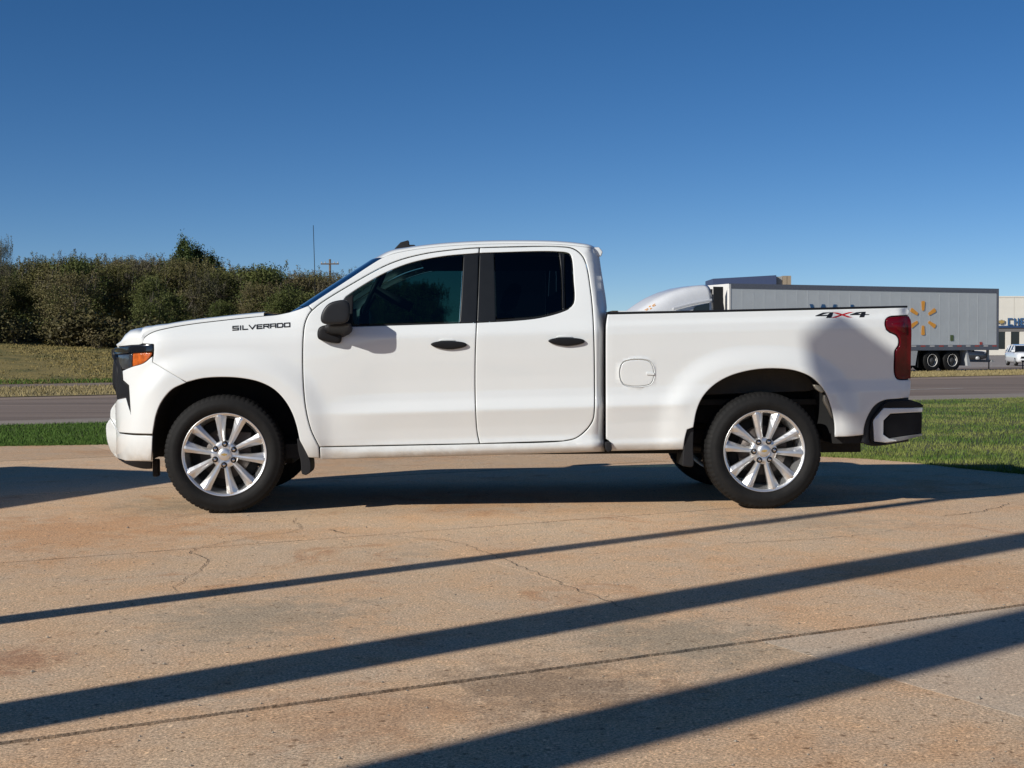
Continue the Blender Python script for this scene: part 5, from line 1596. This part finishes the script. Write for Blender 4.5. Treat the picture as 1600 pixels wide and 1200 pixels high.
headA = [(512,474),(527,470),(545.5,467.5),(546,488),(545,505),(524,506),(508,506.5),(501,502),(502.5,489)]
def sc(p, k, c=(525, 488)): return [((x-c[0])*k+c[0], (y-c[1])*k+c[1]) for x, y in p]
mir = blob('mirror', [(sc(headA, .7), -1.215), (sc(headA, 1.02), -1.212), (sc(headA, 1.05), -1.195), (sc(headA, 1.05), -1.05), (sc(headA, 1.03), -.995), (sc(headA, .7), -.985)], M['grey_plastic'], fd)
low = [(504,509.5),(516,508),(531,509),(533,520),(532.5,533),(528,536.5),(513,533.5),(500,530.5),(497,526),(497.5,514)]
lo2 = blob('mirror_base', [(sc(low, .7, (515,521)), -1.035), (sc(low, 1.06, (515,521)), -1.03), (sc(low, 1.1, (515,521)), -1.015), (sc(low, 1.1, (515,521)), -.975), (sc(low, 1.05, (515,521)), -.955), (sc(low, .7, (515,521)), -.945)], M['black_trim'], fd)
arm = [(503,506),(525,505),(548,505.5),(560,507.5),(545,511),(520,511.5),(503,511)]
arm2 = [(512,503),(530,502),(546,502),(548,505),(545,509),(530,511),(514,511)]
arm3 = [(501,506),(525,505),(548,505),(553,512),(548,524),(527,531),(503,528)]
blob('mirror_arm', [(sc(arm2, .9, (530,506)), -1.195), (arm2, -1.18), (arm3, -.99), (arm3, -.93), (sc(arm3, .9, (530,512)), -.92)], M['black_trim'], fd, 1)
sailp = [(534.5,474,1),(541.5,464.5,1),(552,459,1),(551,506,1),(546,508.5,1),(535.5,504)]
panel('mirror_sail', sailp, M['black_trim'], W=lambda X, Z: W_cab(X, Z)-.002, parent=fd, gap=.0008)

def handle(px0, px1, yc, doors):
    h = [(px0, yc-1.5), (px0+8, yc-5.5), (px0+24, yc-6.8), (px1-14, yc-6.2), (px1-3, yc-4), (px1, yc), (px1-6, yc+3.5), (px1-22, yc+6.4), (px0+26, yc+6.8), (px0+8, yc+3)]
    c = (.5*(px0+px1), yc)
    def W0(X, Z): return W_cab(X, Z)
    V = []; n = len(h)
    for k, dw in ((.8, -.02), (1.0, -.002), (1.04, .010), (.97, .019), (.6, .024)):
        for a, b in sc(h, 1, c) if k == 1 else [((x-c[0])*(1-(1-k)*.25)+c[0], (y-c[1])*k+c[1]) for x, y in h]:
            X, Z = sv(a, b, W_cab); V.append((X, -float(W_cab(X, Z))-dw, Z))
    F = []
    for i in range(4):
        for j in range(n): F.append((i*n+j, i*n+(j+1) % n, (i+1)*n+(j+1) % n, (i+1)*n+j))
    F += [tuple(range(n)), tuple(4*n+j for j in range(n))]
    me = MB().add(V, F, True).mesh('door_handle')
    for s in (-1, 1):
        m2 = me if s < 0 else me.copy()
        if s > 0:
            for v in m2.vertices: v.co.y *= -1
            m2.flip_normals()
        o = link('door_handle', m2, M['black_gloss'] if 0 else M['black_trim'], doors[0] if s < 0 else doors[1])
        md = o.modifiers.new("sub", 'SUBSURF'); md.levels = 2; md.render_levels = 2
    # shallow raised lip of the hand cup above the handle
    cup = [(px0+14, yc-6.5), (px0+18, yc-9.3), (px0+28, yc-10.4), (px0+38, yc-9.2), (px0+42, yc-7.2), (px0+30, yc-7)]
    panel('handle_cup', cup, M['white'], parent=doors, gap=.0003, rim=.003, thick=.02, proud=.005)
handle(670.5, 731, 539.5, fd)
handle(854, 915, 534.2, rd)

# roof fin and whip aerial
fin = [(613,394.5),(617,388),(626,378.5),(637,375.5),(639,376),(639.5,382.5),(648,382.5),(651,386),(650,388.5),(640,391)]
q = [sv(a, b, .05) for a, b in fin]
MB().prism([(x, -.06, z) for x, z in q], (0, .07, 0)).build('roof_aerial', M['dark_plastic'], truck, bevel=.012)
dA = T_INV.to_3x3() @ ray(489.5, 352); tA = (.80 - ORG.y)/dA.y; topA = ORG + dA*tA
MB().tube([(topA.x+.03, .80, 1.26), (topA.x+.02, .80, 1.33)], .014, 8).tube([(topA.x+.02, .80, 1.32), topA], [.0042, .0026], 6).build('whip_aerial', M['black_trim'], truck)

def badge_map(u, v):
    a, b = 363 + u, 516.6 - u*.0625 - v
    X, Z = sv(a, b, W_cab); return (X, -float(W_cab(X, Z))+.001, Z)
word = "SILVERADO"; ws = [10, 3.2, 9, 11, 9.2, 9.6, 9.6, 9.8, 9.8]; u = 0
badge = None
for ch, w_ in zip(word, ws):
    o = letter(ch, u, w_, 7.4, 1.65, badge_map, Vector((0, -.0045, 0))).build('badge_letter', M['decal_black'], truck)
    u += w_ + 1.15
# 4x4 decal as flat vinyl: two squat black fours and a red cross
def decal(name, polys, mat):
    mb = MB()
    for poly in polys:
        q = []
        for a, b in poly:
            X, Z = sv(a, b, W_bed); q.append((X, -float(W_bed(X, Z))-.0006, Z))
        mb.prism(q, (0, -.0008, 0))
    return mb.build(name, mat, truck)
decal('decal_four', [[(1274,493.2),(1286,488.2),(1299,487.8),(1290,490),(1283,492.2),(1300.5,491.8),(1299.6,493.7),(1274,494.2)],
                     [(1297,488),(1302,487.8),(1298.5,496.6),(1290.5,496.7),(1294,491)]], M['decal_black'])
decal('decal_cross', [[(1299.5,488.2),(1308,488.2),(1318,491.2),(1332,496),(1325,496),(1315,492.6)],
                      [(1298,496.6),(1306,496.4),(1317,492.4),(1334,487.4),(1326,487.8),(1314,491.2)]], M['decal_red'])
decal('decal_four', [[(1328,491.4),(1338,487.8),(1350,487),(1345,488.8),(1340,490.6),(1358.6,491),(1357,492.2),(1328,492.4)],
                     [(1347.5,487.2),(1352.5,487),(1350,495.6),(1342.5,495.8),(1345,490)]], M['decal_black'])
